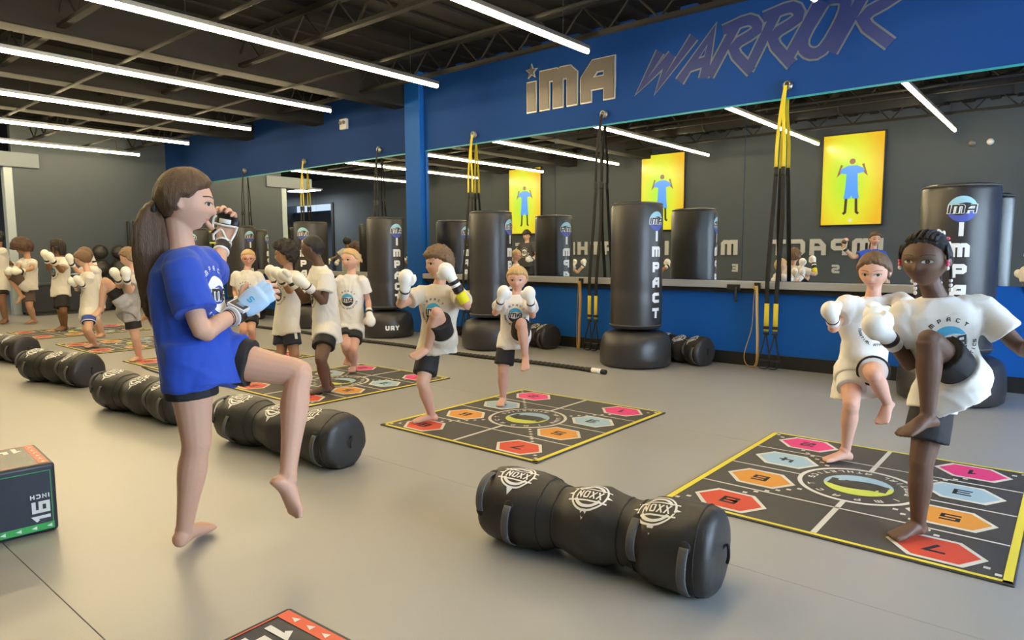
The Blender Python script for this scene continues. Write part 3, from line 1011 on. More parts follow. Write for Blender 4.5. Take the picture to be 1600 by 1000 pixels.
# ================================================================== suspension straps on the mirror wall
def strap(x, col, label, spread=.10):
    t = thing('suspension_strap', label, 'suspension trainer', (x, WY - .02, 0), 0, 'hanging suspension straps')
    bm = bmesh.new()
    bmesh.ops.create_cone(bm, cap_ends=True, segments=20, radius1=.05, radius2=.045, depth=.02, matrix=Matrix.Translation((.03, -.0, 2.83)) @ Matrix.Rotation(R(90), 4, 'X'))
    pts = [Vector((.03 + .032 * math.cos(k / 16 * 2 * math.pi), -.03, 2.83 + .04 * math.sin(k / 16 * 2 * math.pi))) for k in range(16)]
    tube(bm, pts, .008, 8, closed=True)
    bm_obj('anchor', bm, M['steel'], t, True)
    c1 = M['strap_yellow'] if col else M['webbing']
    for s in (-1, 1):
        bm = bmesh.new()
        tube(bm, catmull([(.02, -.035, 2.83), (.0 + s * .01, -.05, 2.60), (s * .034, -.06, 2.3), (s * .04, -.06, 2.02)], 5), .017, 8, up=(1, 0, 0), flat=.16)
        bm_obj('upper_strap', bm, c1, t, True)
        bm = bmesh.new()
        box(bm, s * .035 - .02, s * .035 + .02, -.075, -.05, 1.96, 2.04, bevel=.006)
        bm_obj('buckle', bm, M['base'], t)
        bm = bmesh.new()
        tube(bm, catmull([(s * .035, -.06, 1.98), (s * .05, -.09, 1.5), (s * .05, -.16, .95), (s * .045, -.17, .66)], 5), .022, 8, up=(1, 0, 0), flat=.16)
        bm_obj('lower_strap', bm, M['webbing'], t, True)
        bm = bmesh.new()
        tube(bm, [(s * .045, -.17, .68), (s * .045, -.172, .40)], .025, 8, up=(1, 0, 0), flat=.25)
        bm_obj('length_tab', bm, M['strap_yellow'], t, True)
        bm = bmesh.new()
        for k in range(2):
            box(bm, s * .045 - .028, s * .045 + .028, -.186, -.158, .36 + k * .06, .39 + k * .06, bevel=.005)
        bm_obj('clip', bm, M['base'], t)
        bm = bmesh.new()
        cy_ = -.19
        pts = [(s * .045, cy_ + .02, .38), (s * .045 - .05, cy_, .14), (s * .045 - .05, cy_, .10), (s * .045 + .05, cy_, .10), (s * .045 + .05, cy_, .14), (s * .045, cy_ + .02, .38)]
        tube(bm, pts, .008, 8)
        bm_obj('handle_loop', bm, M['webbing'], t, True)
        bm = bmesh.new()
        tube(bm, [(s * .045 - .055, cy_, .10), (s * .045 + .055, cy_, .10)], .016, 12)
        bm_obj('grip', bm, M['base'], t, True)
        bm = bmesh.new()
        tube(bm, catmull([(s * .045 - .05, cy_, .09), (s * .045 - .04, cy_ - .03, .03), (s * .045 + .04, cy_ - .03, .03), (s * .045 + .05, cy_, .09)], 4), .016, 8, up=(0, 1, 0), flat=.2)
        bm_obj('foot_cradle', bm, M['webbing'], t, True)
strap(-2.36, True, 'yellow and black suspension strap hanging between the lone bag and the pale girl')
strap(-4.49, False, 'all-black suspension strap hanging left of the lone training bag')
strap(-6.60, True, 'yellow and black suspension strap just right of the blue column')
strap(-8.65, False, 'all-black suspension strap hanging just left of the blue column')
strap(-10.72, True, 'yellow and black suspension strap above the boy with the shaved head')
strap(-12.78, False, 'all-black suspension strap farthest down the hall')
def band(x, label, open_=True):
    t = thing('resistance_band', label, 'resistance band', (x, WY - .13, 0), 0, 'tan bands hanging from the ledge')
    bm = bmesh.new()
    box(bm, -.03, .03, -.012, .01, .80, .885, bevel=.004)
    box(bm, -.012, .012, -.05, .0, .79, .81, bevel=.003)
    bm_obj('hook', bm, M['base'], t)
    bm = bmesh.new()
    wgap = .085 if open_ else .02
    pts = [(-.01, -.04, .83), (.012, -.045, .835), (.02, -.04, .60), (wgap * .4, -.04, .30), (wgap * .45, -.05, .08), (0, -.055, .018), (-wgap * .9, -.055, .05), (-wgap * 1.1, -.05, .16), (-.03, -.04, .42), (-.018, -.04, .70)]
    tube(bm, catmull(pts + [pts[0]], 4)[:-1], .018, 8, up=(1, 0, 0), flat=.2, closed=True)
    bm_obj('band_loop', bm, M['band'], t, True)
band(-2.53, 'tan rubber band looped from the ledge beside the yellow suspension strap')
band(-4.70, 'tan rubber band hanging straight from the ledge beside the all-black strap', False)
t = thing('wall_hook', 'small black bracket on the ledge left of the looped tan band', 'hook', (-2.78, WY - .125, .80))
boxo('plate', (-.07, .07, -.01, .008, 0, .06), M['base'], t, bevel=.004)
bm = bmesh.new()
tube(bm, catmull([(.03, -.01, .03), (.035, -.03, -.05), (.05, -.05, -.12)], 4), .014, 8)
bm_obj('arm', bm, M['base'], t, True)

# ================================================================== foam step boxes
def step_box(x, y, rz, label, wx, wy, h):
    """corner (x, y) is the one with the smallest... local box runs to +X and -Y from its corner"""
    t = thing('step_box', label, 'plyo box', (x, y, 0), rz, 'soft foam step boxes')
    bd = boxo('body', (0, wx, -wy, 0, .004, h), M['foam'], t, bevel=.014, seg=3)
    # top face: up = -Y, right = -X
    o = (wx, 0, h)
    ux, uy = (-1, 0, 0), (0, -1, 0)
    def pr(name, vf, m, z=0., d=.0015):
        return place(name, vf, (o[0], o[1], o[2] + z), ux, uy, M[m], bd, d)
    pr('strip', ribbon([(.02, .035), (wx - .02, .035)], .035), 'coral')
    pr('border_line', ribbon([(wx - .022, .05), (wx - .022, wy - .02)], .004), 'coral')
    pr('border_line', ribbon([(.022, .05), (.022, wy - .02)], .004), 'coral')
    k = 0
    a = .045
    while a < wx - .04:
        pr('arrow', ([(a - .012, .035 - .009), (a + .012, .035), (a - .012, .035 + .009)], [(0, 1, 2)]), 'white', .0008)
        a += .058
    (v, f), wd = text2d('14', .085, .019, .016)
    pr('number', ([(wx - .045 - q, .072 + p) for p, q in v], f), 'white')
    (v, f), wd = text2d('INCH', .03, .0065, .008)
    pr('unit', ([(wx - .04 - (p - 0), .072 + .118 + .03 - q) for p, q in v], f), 'white')
    # +X side: green strip
    def ps(name, vf, m, z=0., d=.0015):
        return place(name, vf, (wx + z, -wy, 0), (0, 1, 0), (0, 0, 1), M[m], bd, d)
    ps('strip', ribbon([(.016, .032), (wy - .016, .032)], .03), 'green')
    ps('border_line', ribbon([(.02, .045), (.02, h - .03), (wy - .02, h - .03), (wy - .02, .045)], .003), 'green')
    a = .04
    while a < wy - .02:
        ps('arrow', ([(a + .01, .032 - .008), (a - .01, .032), (a + .01, .032 + .008)], [(0, 1, 2)]), 'white', .0008)
        a += .055
    (v, f), wd = text2d('16', .066, .0145, .012)
    ps('number', ([(wy - .028 - q, .058 + p) for p, q in v], f), 'white')
    (v, f), wd = text2d('INCH', .019, .0045, .0055)
    ps('unit', ([(wy - .028 - p, .060 + .098 + .019 - q) for p, q in v], f), 'white')
    bm = bmesh.new()
    tube(bm, [(wx * .72, -wy * .62, h + .0005), (wx * .95, -wy * .72, h + .0005)], .003, 6)
    bm_obj('crease', bm, M['base'], bd)
    return t
step_box(-3.77, .955, R(-5), 'dark foam step box with a green strip, at the left edge beside the instructor', .405, .46, .305)
step_box(-1.50, .90, R(3), 'dark foam step box in the foreground, only its top with a coral strip showing', .405, .46, .305)

# ================================================================== gear by the left wall
t = thing('equipment_rack', 'black rack with two lime bars against the left wall', 'rack', (-15.95, 6.52, 0))
for y in (-.42, .42):
    for x in (-.16, .16):
        boxo('post', (x - .025, x + .025, y - .025, y + .025, 0, 1.92), M['base'], t, bevel=.004, seg=1)
for z in (.25, .75, 1.2):
    boxo('shelf', (-.2, .2, -.45, .45, z, z + .03), M['base'], t, bevel=.004, seg=1)
for z in (1.46, 1.72):
    bm = bmesh.new()
    tube(bm, [(.2, -.3, z), (.2, .45, z)], .022, 10)
    bm_obj('lime_bar', bm, M['lime'], t, True)
for y, z in ((-.3, .05), (.05, .05), (.3, .05)):
    pass
def ball(x, y, z, r_, label):
    bm = bmesh.new()
    ellipsoid(bm, (0, 0, 0), (r_, 0, 0), (0, r_, 0), (0, 0, r_), 20)
    o = bm_obj('ball_body', bm, M['vinyl_rough'], None, True)
    t_ = thing('medicine_ball', label, 'medicine ball', (x, y, z), 0, 'black balls stacked by the left wall')
    o.parent = t_
    bm = bmesh.new()
    tube(bm, [Vector((r_ * 1.002 * math.cos(k / 20 * 2 * math.pi), r_ * 1.002 * math.sin(k / 20 * 2 * math.pi), 0)) for k in range(20)], .004, 5, closed=True)
    bm_obj('seam', bm, M['webgrey'], t_, True)
k = 0
for z, r_ in ((.18, .18), (.545, .18), (.915, .18), (1.25, .15)):
    for y in (5.49, 5.868):
        k += 1
        ball(-16.05, y, z + .001, r_, 'black ball in the stack by the left wall, %s tier, %s the rack' % (['floor', 'second', 'third', 'top'][(k - 1) // 2], 'beside' if y > 5.7 else 'away from'))
t = thing('low_cabinet', 'long low black cabinet along the left wall behind the kids', 'cabinet', (-15.95, 4.68, 0))
boxo('body', (-.25, .25, -.62, .58, .06, .60), M['base'], t, bevel=.01)
boxo('top', (-.28, .28, -.65, .61, .60, .64), M['grey_wall'], t, bevel=.006)
boxo('plinth', (-.22, .22, -.58, .54, 0, .06), M['slab'], t)
for y in (-.31, .28):
    d_ = boxo('door', (.25, .266, y - .27, y + .27, .09, .58), M['base'], t, bevel=.004, seg=1)
    boxo('handle', (.266, .286, y + .2, y + .22, .3, .4), M['steel'], d_)
boxo('sticker', (.267, .269, -.03, .06, .18, .24), M['white'], t)
t = thing('bottle', 'small pale bottle standing on the low black cabinet', 'bottle', (-15.9, 4.65, .64))
bm = bmesh.new()
lathe(bm, [(.01, 0), (.04, 0), (.042, .02), (.042, .14), (.02, .18), (.018, .2), (.005, .2)], 16)
bm_obj('body', bm, M['white_plastic'], t, True)
bm = bmesh.new()
lathe(bm, [(.005, .2), (.022, .2), (.022, .225), (.005, .225)], 12)
bm_obj('lid', bm, M['base'], t, True)
t = thing('tub', 'round dark tub with a pale lid on the low black cabinet', 'tub', (-15.9, 4.95, .64))
bm = bmesh.new()
lathe(bm, [(.01, 0), (.075, 0), (.085, .02), (.09, .15), (.01, .15)], 20)
bm_obj('body', bm, M['foam'], t, True)
bm = bmesh.new()
lathe(bm, [(.01, .15), (.095, .15), (.095, .165), (.02, .18)], 20)
bm_obj('lid', bm, M['skyblue'], t, True)
# ================================================================== people
SKIN = {'fair': (.62, .36, .25), 'rosy': (.66, .37, .27), 'light': (.66, .40, .28), 'tan': (.50, .28, .18), 'olive': (.40, .22, .13), 'brown': (.24, .12, .065), 'dark': (.130, .070, .046)}
for k, c in list(SKIN.items()):
    m = mat('skin_' + k, (*c, 1), .52, spec=.35, bump=.04, scale=260, var=.06)
    p_ = m.node_tree.nodes['Principled BSDF']
    p_.inputs['Subsurface Weight'].default_value = .12
    p_.inputs['Subsurface Radius'].default_value = (.01, .004, .002)
    M['skin_' + k] = m
    M['lip_' + k] = mat('lip_' + k, (min(1, c[0] * .95), c[1] * .60, c[2] * .68, 1), .45)
HAIR = {'brown': (.10, .055, .03), 'dark': (.022, .015, .012), 'black': (.010, .009, .009), 'blond': (.55, .36, .16), 'mid': (.17, .10, .055), 'lightbrown': (.24, .15, .08), 'auburn': (.07, .035, .02)}
for k, c in HAIR.items():
    M['hair_' + k] = mat('hair_' + k, (*c, 1), .5, spec=.4, bump=.5, scale=70, var=.3, stretch=(6, 6, .6))
M['shirt'] = mat('white_cotton', (.74, .71, .66, 1), .85, bump=.15, scale=420, sheen=.1)
M['shirt_tan'] = mat('cream_cotton', (.62, .56, .46, 1), .85, bump=.15, scale=420, sheen=.1)
M['shirt_blue'] = mat('royal_blue_cotton', (.012, .065, .46, 1), .75, bump=.15, scale=420, sheen=.1)
M['shirt_grey'] = mat('charcoal_cotton', (.06, .06, .065, 1), .85, bump=.15, scale=420)
M['shirt_marl'] = mat('mottled_white_cotton', (.42, .40, .39, 1), .85, var=.75, scale=11)
M['shorts'] = mat('black_jersey', (.012, .012, .014, 1), .75, bump=.15, scale=300)
M['shorts_navy'] = mat('navy_jersey', (.012, .018, .045, 1), .7, bump=.15, scale=300)
M['shorts_blue'] = mat('blue_jersey', (.03, .07, .38, 1), .6)
M['shorts_brown'] = mat('brown_jersey', (.12, .085, .075, 1), .8)
M['shorts_white'] = mat('white_jersey', (.74, .73, .72, 1), .75)
M['glove'] = mat('white_glove_leather', (.82, .80, .74, 1), .38, spec=.5, bump=.05, scale=60)
M['glove_blue'] = mat('pale_blue_leather', (.42, .60, .80, 1), .4, bump=.05, scale=60)
M['glove_black'] = mat('black_glove_leather', (.012, .012, .015, 1), .45)
M['wrap'] = mat('white_wrap', (.76, .74, .72, 1), .8, bump=.2, scale=160)
M['tape_yellow'] = mat('yellow_wristband', (.78, .70, .01, 1), .75)
M['eye_white'] = mat('eye_white', (.50, .47, .45, 1), .4)
M['iris'] = mat('dark_iris', (.03, .018, .01, 1), .25)
M['frame_red'] = mat('red_spectacle_frame', (.35, .05, .04, 1), .4)
M['bead_white'] = mat('white_bead', (.8, .8, .82, 1), .3)
M['bead_pink'] = mat('pink_bead', (.75, .10, .18, 1), .3)

def interp(tbl, x):
    for (a, p), (b, q) in zip(tbl[:-1], tbl[1:]):
        if x <= b:
            t = (x - a) / (b - a) if b > a else 0
            t = max(0, min(1, t))
            return p + (q - p) * t
    return tbl[-1][1]

def head_point(d, h, kid=1.):
    """surface point of a head for unit direction d=(x right, y face, z up); origin at eye level"""
    x, y, z = d
    px, py, pz = x * (.365 + .035 * kid) * h, y * .445 * h, z * .50 * h
    zz = pz / h
    if zz < 0:
        t = min(1, -zz / .5)
        px *= 1 - (.42 - .06 * kid) * t ** 1.7
        if y > 0:
            py *= 1 - .06 * t
        else:
            py *= 1 - .55 * t ** 1.2
    if y > 0:
        X = px / h
        f = 0
        # forehead a little flat, sockets in, nose, lips, chin, cheeks out
        for s in (-1, 1):
            f -= .040 * math.exp(-((X - s * .165) / .085) ** 2 - ((zz + .0) / .06) ** 2)
            f += .022 * math.exp(-((X - s * .20) / .10) ** 2 - ((zz + .14) / .09) ** 2)
        f += .014 * math.exp(-(X / .25) ** 2 - ((zz - .085) / .045) ** 2)
        if zz > -.15:
            nz = max(0, min(1, (.03 - zz) / .17))
        else:
            nz = math.exp(-((zz + .15) / .028) ** 2)
        wn = .040 + .030 * max(0, min(1, (.03 - zz) / .17))
        f += (.105 - .028 * kid) * nz * math.exp(-(X / wn) ** 2)
        f += .028 * math.exp(-(X / .10) ** 2 - ((zz + .255) / .045) ** 2)
        f -= .012 * math.exp(-(X / .12) ** 2 - ((zz + .252) / .010) ** 2)
        f -= .012 * math.exp(-(X / .11) ** 2 - ((zz + .335) / .03) ** 2)
        f += .035 * math.exp(-(X / .11) ** 2 - ((zz + .425) / .05) ** 2)
        py += f * h * min(1, y * 2.2)
    return Vector((px, py, pz))

def head_grid(h, fn, nt=44, nf=60):
    V = []
    for i in range(1, nt):
        th = math.pi * i / nt
        for j in range(nf):
            ph = 2 * math.pi * j / nf
            V.append(fn((math.sin(th) * math.sin(ph), math.sin(th) * math.cos(ph), math.cos(th))))
    V.append(fn((0, 0, 1)))
    V.append(fn((0, 0, -1)))
    Fc = []
    for i in range(nt - 2):
        for j in range(nf):
            a, b = i * nf + j, i * nf + (j + 1) % nf
            Fc.append((a, a + nf, b + nf, b))
    t, bt = len(V) - 2, len(V) - 1
    for j in range(nf):
        Fc.append((t, j, (j + 1) % nf))
        Fc.append((bt, (nt - 2) * nf + (j + 1) % nf, (nt - 2) * nf + j))
    return V, Fc

def add_geo(bm, V, Fc, Mx):
    vs = [bm.verts.new(Mx @ Vector(v)) for v in V]
    for f in Fc:
        bm.faces.new([vs[i] for i in f])

HAIRLINE = [(0, .60), (35, .54), (62, .40), (80, .05), (96, -.02), (104, -.40), (135, -.60), (180, -.66)]
def hair_off(d, h, style):
    x, y, z = d
    az = math.degrees(math.atan2(abs(x), y))
    line = interp(style.get('line', HAIRLINE), az)
    if style.get('fringe') and az < 60:
        line -= style['fringe'] * (1 - az / 75)
    line += style.get('jag', .05) * noise.noise(Vector((x * 9, y * 9, style.get('seed', 0))))
    m = max(0, min(1, (z - line) / .15 + .5))
    n = noise.noise(Vector(d) * style.get('freq', 5) + Vector((style.get('seed', 0), 0, 0)))
    n2 = noise.noise(Vector((x * 3, y * 3, z * 2)) + Vector((style.get('seed', 0), 5, 0)))
    strand = noise.noise(Vector((math.degrees(math.atan2(x, y)) * .16, z * 1.2, style.get('seed', 0))))
    th = style.get('thick', .06) * (1 + style.get('top', .3) * max(0, z)) + style.get('rough', .012) * n + .010 * n2 + style.get('strand', .008) * strand
    return (m * th - (1 - m) * .06) * h

def hand_chain(bm, base, d, nrm, L, r, curl, seg=8):
    """one finger: three bones curling towards nrm"""
    pts, p, a = [Vector(base)], Vector(base), 0
    ax = d.cross(nrm).normalized()
    for k, f in enumerate((.46, .30, .24)):
        a += curl[k] if isinstance(curl, (list, tuple)) else curl
        p = p + (Matrix.Rotation(-a, 3, ax) @ d if False else (d * math.cos(a) + nrm * math.sin(a))) * L * f
        pts.append(p.copy())
    tube(bm, catmull(pts, 3), cat1([r, r * .98, r * .9, r * .78], 3), seg)
    ellipsoid(bm, pts[-1], (r * .78, 0, 0), (0, r * .78, 0), (0, 0, r * .78), 8)
    return pts

def person(name, J, H, label, skin='light', hair=None, shirt='shirt', shorts='shorts', shorts_len=.62, voxel=.0075, gloves=('R', 'L'),
           hem=.10, logo='front', standing=('R',), bands=(), extras=None, sleeve=.62, slim=1., hands=None, head_k=1., brow='dark', shirt_loose=1., hand_k=1., drape=True, on_mat=True, eyes=True, face_up=None, back_print=False):
    J = {k: Vector(v) for k, v in J.items()}
    k = H / 1.25
    root = thing(name, label, 'person', (J['aR'].x if 'R' in standing else J['aL'].x, J['aR'].y if 'R' in standing else J['aL'].y, 0))
    off = -Vector(root.location)
    for q in J:
        if q != 'ff':
            J[q] = J[q] + off
    ff = J['ff'].normalized()
    Z = Vector((0, 0, 1))
    hp = (J['hR'] + J['hL']) / 2
    hx_ = (J['hL'] - J['hR'])
    if hx_.length > .118 * k:
        hx_ = hx_.normalized() * .059 * k
        J['hL'], J['hR'] = hp + hx_, hp - hx_
    nk = J['nk']
    sax = (J['sL'] - J['sR'])
    sw = max(sax.length, .205 * k)
    sax = sax.normalized()
    hax = (J['hL'] - J['hR']).normalized()
    spine = (nk - hp)
    # which way the chest faces: shoulder axis x spine
    fwd = sax.cross(spine).normalized()
    if fwd.dot(ff) < -.2:
        fwd = -fwd
    # ---- body
    bm = bmesh.new()
    kid = 1. if H < 1.5 else 0.
    hh = H * head_k * (.166 if H < 1.4 else .157 if H < 1.5 else .147)
    hd = J['hd']
    up0 = (hd - nk).normalized() if face_up is None else Vector(face_up).normalized()
    up0 = (up0 * .35 + Z).normalized()
    fx_ = (ff - up0 * ff.dot(up0)).normalized()
    # pitch the head with the look direction
    fy = (fx_ * math.cos(math.asin(max(-.6, min(.6, ff.z)))) + up0 * ff.z * 0.9).normalized()
    rx = fy.cross(Z).normalized()
    uz = rx.cross(fy).normalized()
    HM = Matrix(((rx.x, fy.x, uz.x, hd.x), (rx.y, fy.y, uz.y, hd.y), (rx.z, fy.z, uz.z, hd.z), (0, 0, 0, 1)))
    V, Fc = head_grid(hh, lambda d: head_point(d, hh, kid))
    add_geo(bm, V, Fc, HM)
    for s in (-1, 1):
        c = HM @ Vector((s * (.355 + .035 * kid) * hh, -.045 * hh, -.05 * hh))
        ellipsoid(bm, c, rx * (.035 * hh) + fy * (-.02 * hh * 1), (fy * .065 - rx * s * .03) * hh, uz * (.105 * hh), 12)
    nb = HM @ Vector((0, -.10 * hh, -.34 * hh))
    ndir = (nk - nb).normalized()
    rn = .040 * k * slim
    tube(bm, [nb + (nb - nk) * .12, nb, nb.lerp(nk, .5), nk, nk - spine.normalized() * .04 * k], [rn * .98, rn, rn, rn * 1.12, rn * 1.4], 14, up=rx)
    def torso(bm, rows, extra=0., seg=28, drop=0.):
        rings = []
        for t, wq, dq in rows:
            c = nk.lerp(hp, t)
            a = sax.lerp(hax, max(0, min(1, t))).normalized()
            sp = spine.normalized()
            f = a.cross(sp).normalized()
            if f.dot(fwd) < 0:
                f = -f
            # gentle back curve
            c = c - f * (.012 * k * math.sin(math.pi * max(0, min(1, t))))
            ring = []
            for i in range(seg):
                an = 2 * math.pi * i / seg
                ca, sa = math.cos(an), math.sin(an)
                e = 2 / 2.4
                ring.append(c + a * (math.copysign(abs(ca) ** e, ca) * wq) + f * (math.copysign(abs(sa) ** e, sa) * dq))
            rings.append(ring)
        ring_tube(bm, rings)
        return rings
    h2 = sw / 2
    torso(bm, [(-.03, .040 * k, .038 * k), (.05, .07 * k, .048 * k), (.13, h2 * .93, .062 * k), (.28, h2 * .98, .078 * k), (.5, .100 * k * slim, .080 * k), (.72, .094 * k * slim, .076 * k), (.95, .108 * k * slim, .085 * k), (1.10, .09 * k * slim, .07 * k), (1.16, .05 * k, .04 * k)])
    for s in 'RL':
        S, E, Wr = J['s' + s], J['e' + s], J['w' + s]
        P = [S + (S - E).normalized() * .01, S, S.lerp(E, .4), E, E.lerp(Wr, .3), E.lerp(Wr, .7), Wr]
        rr = [.034, .038, .034, .0285, .0305, .025, .0205]
        tube(bm, catmull(P, 3), [q * k * slim for q in cat1(rr, 3)], 14)
        ellipsoid(bm, S, (.040 * k, 0, 0), (0, .040 * k, 0), (0, 0, .040 * k), 12)
        Hp, K, A = J['h' + s], J['k' + s], J['a' + s]
        P = [Hp + (Hp - K).normalized() * .02, Hp, Hp.lerp(K, .35), Hp.lerp(K, .75), K, K.lerp(A, .14), K.lerp(A, .34), K.lerp(A, .68), A]
        rr = [.062, .070, .066, .053, .046, .043, .0465, .034, .0265]
        P2 = catmull(P, 3)
        R2 = [q * k * slim for q in cat1(rr, 3)]
        tube(bm, P2, R2, 16)
        # kneecap and calf
        shin = (A - K).normalized()
        th_ = (K - Hp).normalized()
        kf = (th_ - shin)
        T = J['t' + s]
        fd = (T - A).normalized()
        if kf.length < .15:
            kf = fd - shin * fd.dot(shin)
        kf = kf.normalized()
        kx = kf.orthogonal().normalized()
        ellipsoid(bm, K + kf * .012 * k, kf * .036 * k * slim, kx * .038 * k * slim, kf.cross(kx) * .038 * k * slim, 12)
        back = -(kf - shin * kf.dot(shin)).normalized()
        ellipsoid(bm, K.lerp(A, .30) + back * .014 * k, back * .036 * k, back.cross(shin) * .038 * k, shin * .085 * k, 12)
        # foot
        if s in standing:
            fh_ = Vector((fd.x, fd.y, 0)).normalized()
            A0 = Vector((A.x, A.y, max(A.z, .045 * k)))
            heel = Vector((A.x, A.y, .030 * k + .010)) - fh_ * .030 * k
            ball_ = Vector((A.x, A.y, .020 * k + .008)) + fh_ * .105 * k
            tip = Vector((A.x, A.y, .014 * k + .008)) + fh_ * .148 * k
            dn, fdir = Vector((0, 0, -1)), fh_
        else:
            fdir = fd
            dn = (shin - fd * shin.dot(fd))
            dn = dn.normalized() if dn.length > .1 else back
            heel = A + shin * .012 * k - (fdir - shin * fdir.dot(shin)).normalized() * .026 * k + dn * .012 * k
            ball_ = A + fdir * .100 * k + dn * .012 * k
            tip = A + fdir * .145 * k + dn * .014 * k
        lat = fdir.cross(dn).normalized()
        # foot as an oval tube from heel to ball
        mid = heel.lerp(ball_, .45) - dn * .014 * k
        pts = [heel - fdir * .012 * k, heel, heel.lerp(mid, .6) - dn * .006 * k, mid, ball_, tip - fdir * .018 * k]
        rings = []
        for q, (wq, hq) in zip(pts, ((.012, .012), (.027, .026), (.029, .032), (.031, .028), (.039, .019), (.036, .012))):
            rings.append([q + lat * (math.cos(2 * math.pi * i / 14) * wq * k) + dn * (math.sin(2 * math.pi * i / 14) * hq * k) for i in range(14)])
        ring_tube(bm, rings)
        tube(bm, [A - shin * .03 * k, A, A.lerp(mid, .5)], [.027 * k, .029 * k, .029 * k], 12)
        ellipsoid(bm, A, lat * .032 * k, fdir * .026 * k, dn * .024 * k, 12)
        inner = 1 if (lat.dot(hax) < 0) == (s == 'L') else -1
        for i, (o_, r_, l_) in enumerate(((.028, .0125, .030), (.010, .0095, .032), (-.005, .009, .028), (-.018, .0085, .022), (-.030, .008, .014))):
            b0 = ball_ + lat * (inner * o_ * k)
            tube(bm, [b0, b0 + fdir * (l_ * .6 * k) - dn * .002 * k, b0 + fdir * (l_ * k + .010 * k) + dn * .004 * k], [r_ * k, r_ * k, r_ * .85 * k], 8)
    # hands
    for s in 'RL':
        Wr, Gc = J['w' + s], J['g' + s]
        d = (Gc - Wr).normalized()
        if hands and s in hands:
            hs = hands[s]
            nrm = Vector(hs['palm'])
            nrm = (nrm - d * nrm.dot(d)).normalized()
            side = d.cross(nrm).normalized() * hs['thumb']
            pl = .078 * k * hand_k
            kk_ = k
            rings = []
            for t, wq, hq in ((-.1, .019, .017), (.0, .021, .017), (.3, .032, .016), (.7, .037, .015), (1.0, .035, .012), (1.06, .028, .008)):
                c = Wr + d * pl * t
                rings.append([c + side * (math.cos(2 * math.pi * i / 14) * wq * k) + nrm * (math.sin(2 * math.pi * i / 14) * hq * k) for i in range(14)])
            ring_tube(bm, rings)
            tips = []
            for i, (o_, l_) in enumerate(((.026, .066), (.009, .074), (-.009, .068), (-.026, .054))):
                b0 = Wr + d * (pl * (.98 - .03 * abs(i - 1.2))) + side * (o_ * k)
                sp = (d + side * (.10 * (1.5 - i) * hs.get('spread', 1))).normalized()
                tips.append(hand_chain(bm, b0, sp, nrm, l_ * k * hand_k, .0088 * k, hs['curl']))
            hs['tips'] = tips
            b0 = Wr + d * pl * .22 + side * .020 * k
            td = (d * .55 + side * .75 + nrm * .25).normalized()
            hand_chain(bm, b0, td, (d * .6 + nrm * .5 - side * .3).normalized(), .082 * k, .0108 * k, (0, .25, .35))
            ellipsoid(bm, Wr + d * pl * .3 + side * .016 * k + nrm * .008 * k, d * .030 * k, side * .019 * k, nrm * .014 * k, 10)
        else:
            ellipsoid(bm, Wr + d * .045 * k, d * .042 * k, d.orthogonal().normalized() * .030 * k, d.cross(d.orthogonal().normalized()) * .024 * k, 12)
    floor_z = .0125 if on_mat else .001
    def post(co, no):
        st = co[:, 2] < .06 * k
        co[:, 2] = np.maximum(co[:, 2], floor_z)
        return co
    body = fuse(bm, 'body', voxel, M['skin_' + skin], root, smooth=2, post=post)
    bv = bvh_of(body)
    # ---- face
    if eyes:
        def fp(nm, vf, m, o_=.0008, sx=0, sz=0, rx_=1.):
            o = HM @ Vector((sx * hh, .5 * hh, sz * hh))
            return project(nm, vf, o, -rx, uz, M[m], bv, root, o_, hh * .75)
        for s in (-1, 1):
            n = 14
            ew, eh = (.084 + .008 * kid) * hh, (.034 + .006 * kid) * hh
            alm = [(-ew * math.cos(math.pi * i / n), eh * math.sin(math.pi * i / n) ** .8) for i in range(n + 1)]
            alm_lo = [(x, -y * .62) for x, y in alm]
            m1 = [(x, y * .5) for x, y in alm]
            m2 = [(x, y * .5) for x, y in alm_lo]
            m0 = [(x, 0) for x, y in alm]
            V2 = alm + m1 + m0 + m2 + alm_lo
            F2 = [(r_ * (n + 1) + i, r_ * (n + 1) + i + 1, (r_ + 1) * (n + 1) + i + 1, (r_ + 1) * (n + 1) + i) for r_ in range(4) for i in range(n)]
            e_ = fp('eye', (V2, F2), 'eye_white', .0010, s * .165, .0)
            if e_ is None:
                continue
            vi = ring2d(.001, (.034 + .005 * kid) * hh, n=14, cy=.006 * hh)
            o_i = HM @ Vector((s * .165 * hh, .5 * hh, 0))
            ir = project('iris', vi, o_i, -rx, uz, M['iris'], bv, e_, .0022, hh * .75)
            top = ribbon([(x, y + .003 * hh) for x, y in alm], .014 * hh)
            project('eyelash', top, o_i, -rx, uz, M['hair_dark'], bv, e_, .0028, hh * .75)
            br = [((-.11 + .22 * i / 8) * hh, (.115 + .022 * math.sin(math.pi * (i / 8)) ) * hh) for i in range(9)]
            fp('eyebrow', ribbon(br, (.022 - .006 * kid) * hh), 'hair_' + brow, .0015, s * .165, 0)
        n = 14
        lw = .135 * hh
        up_ = [(lw * (2 * i / n - 1), hh * (.004 + .022 * math.sin(math.pi * i / n) * (1 - .35 * math.exp(-((2 * i / n - 1) / .25) ** 2)))) for i in range(n + 1)]
        lo_ = [(lw * (2 * i / n - 1), -hh * .030 * math.sin(math.pi * i / n) ** .8) for i in range(n + 1)]
        fp('lips', (up_ + lo_, [(i, i + 1, n + 2 + i, n + 1 + i) for i in range(n)]), 'lip_' + skin, .0010, 0, -.255)
    # ---- hair
    if hair:
        st = dict(hair)
        V, Fc = head_grid(hh, lambda d: head_point(d, hh, kid) + Vector(d) * hair_off(d, hh, st), 60, 90)
        bm = bmesh.new()
        add_geo(bm, V, Fc, HM)
        ho = bm_obj('hair', bm, M['hair_' + st['col']], root, True)
    # ---- shirt
    bm = bmesh.new()
    L_ = shirt_loose
    hk = hem * H / spine.length
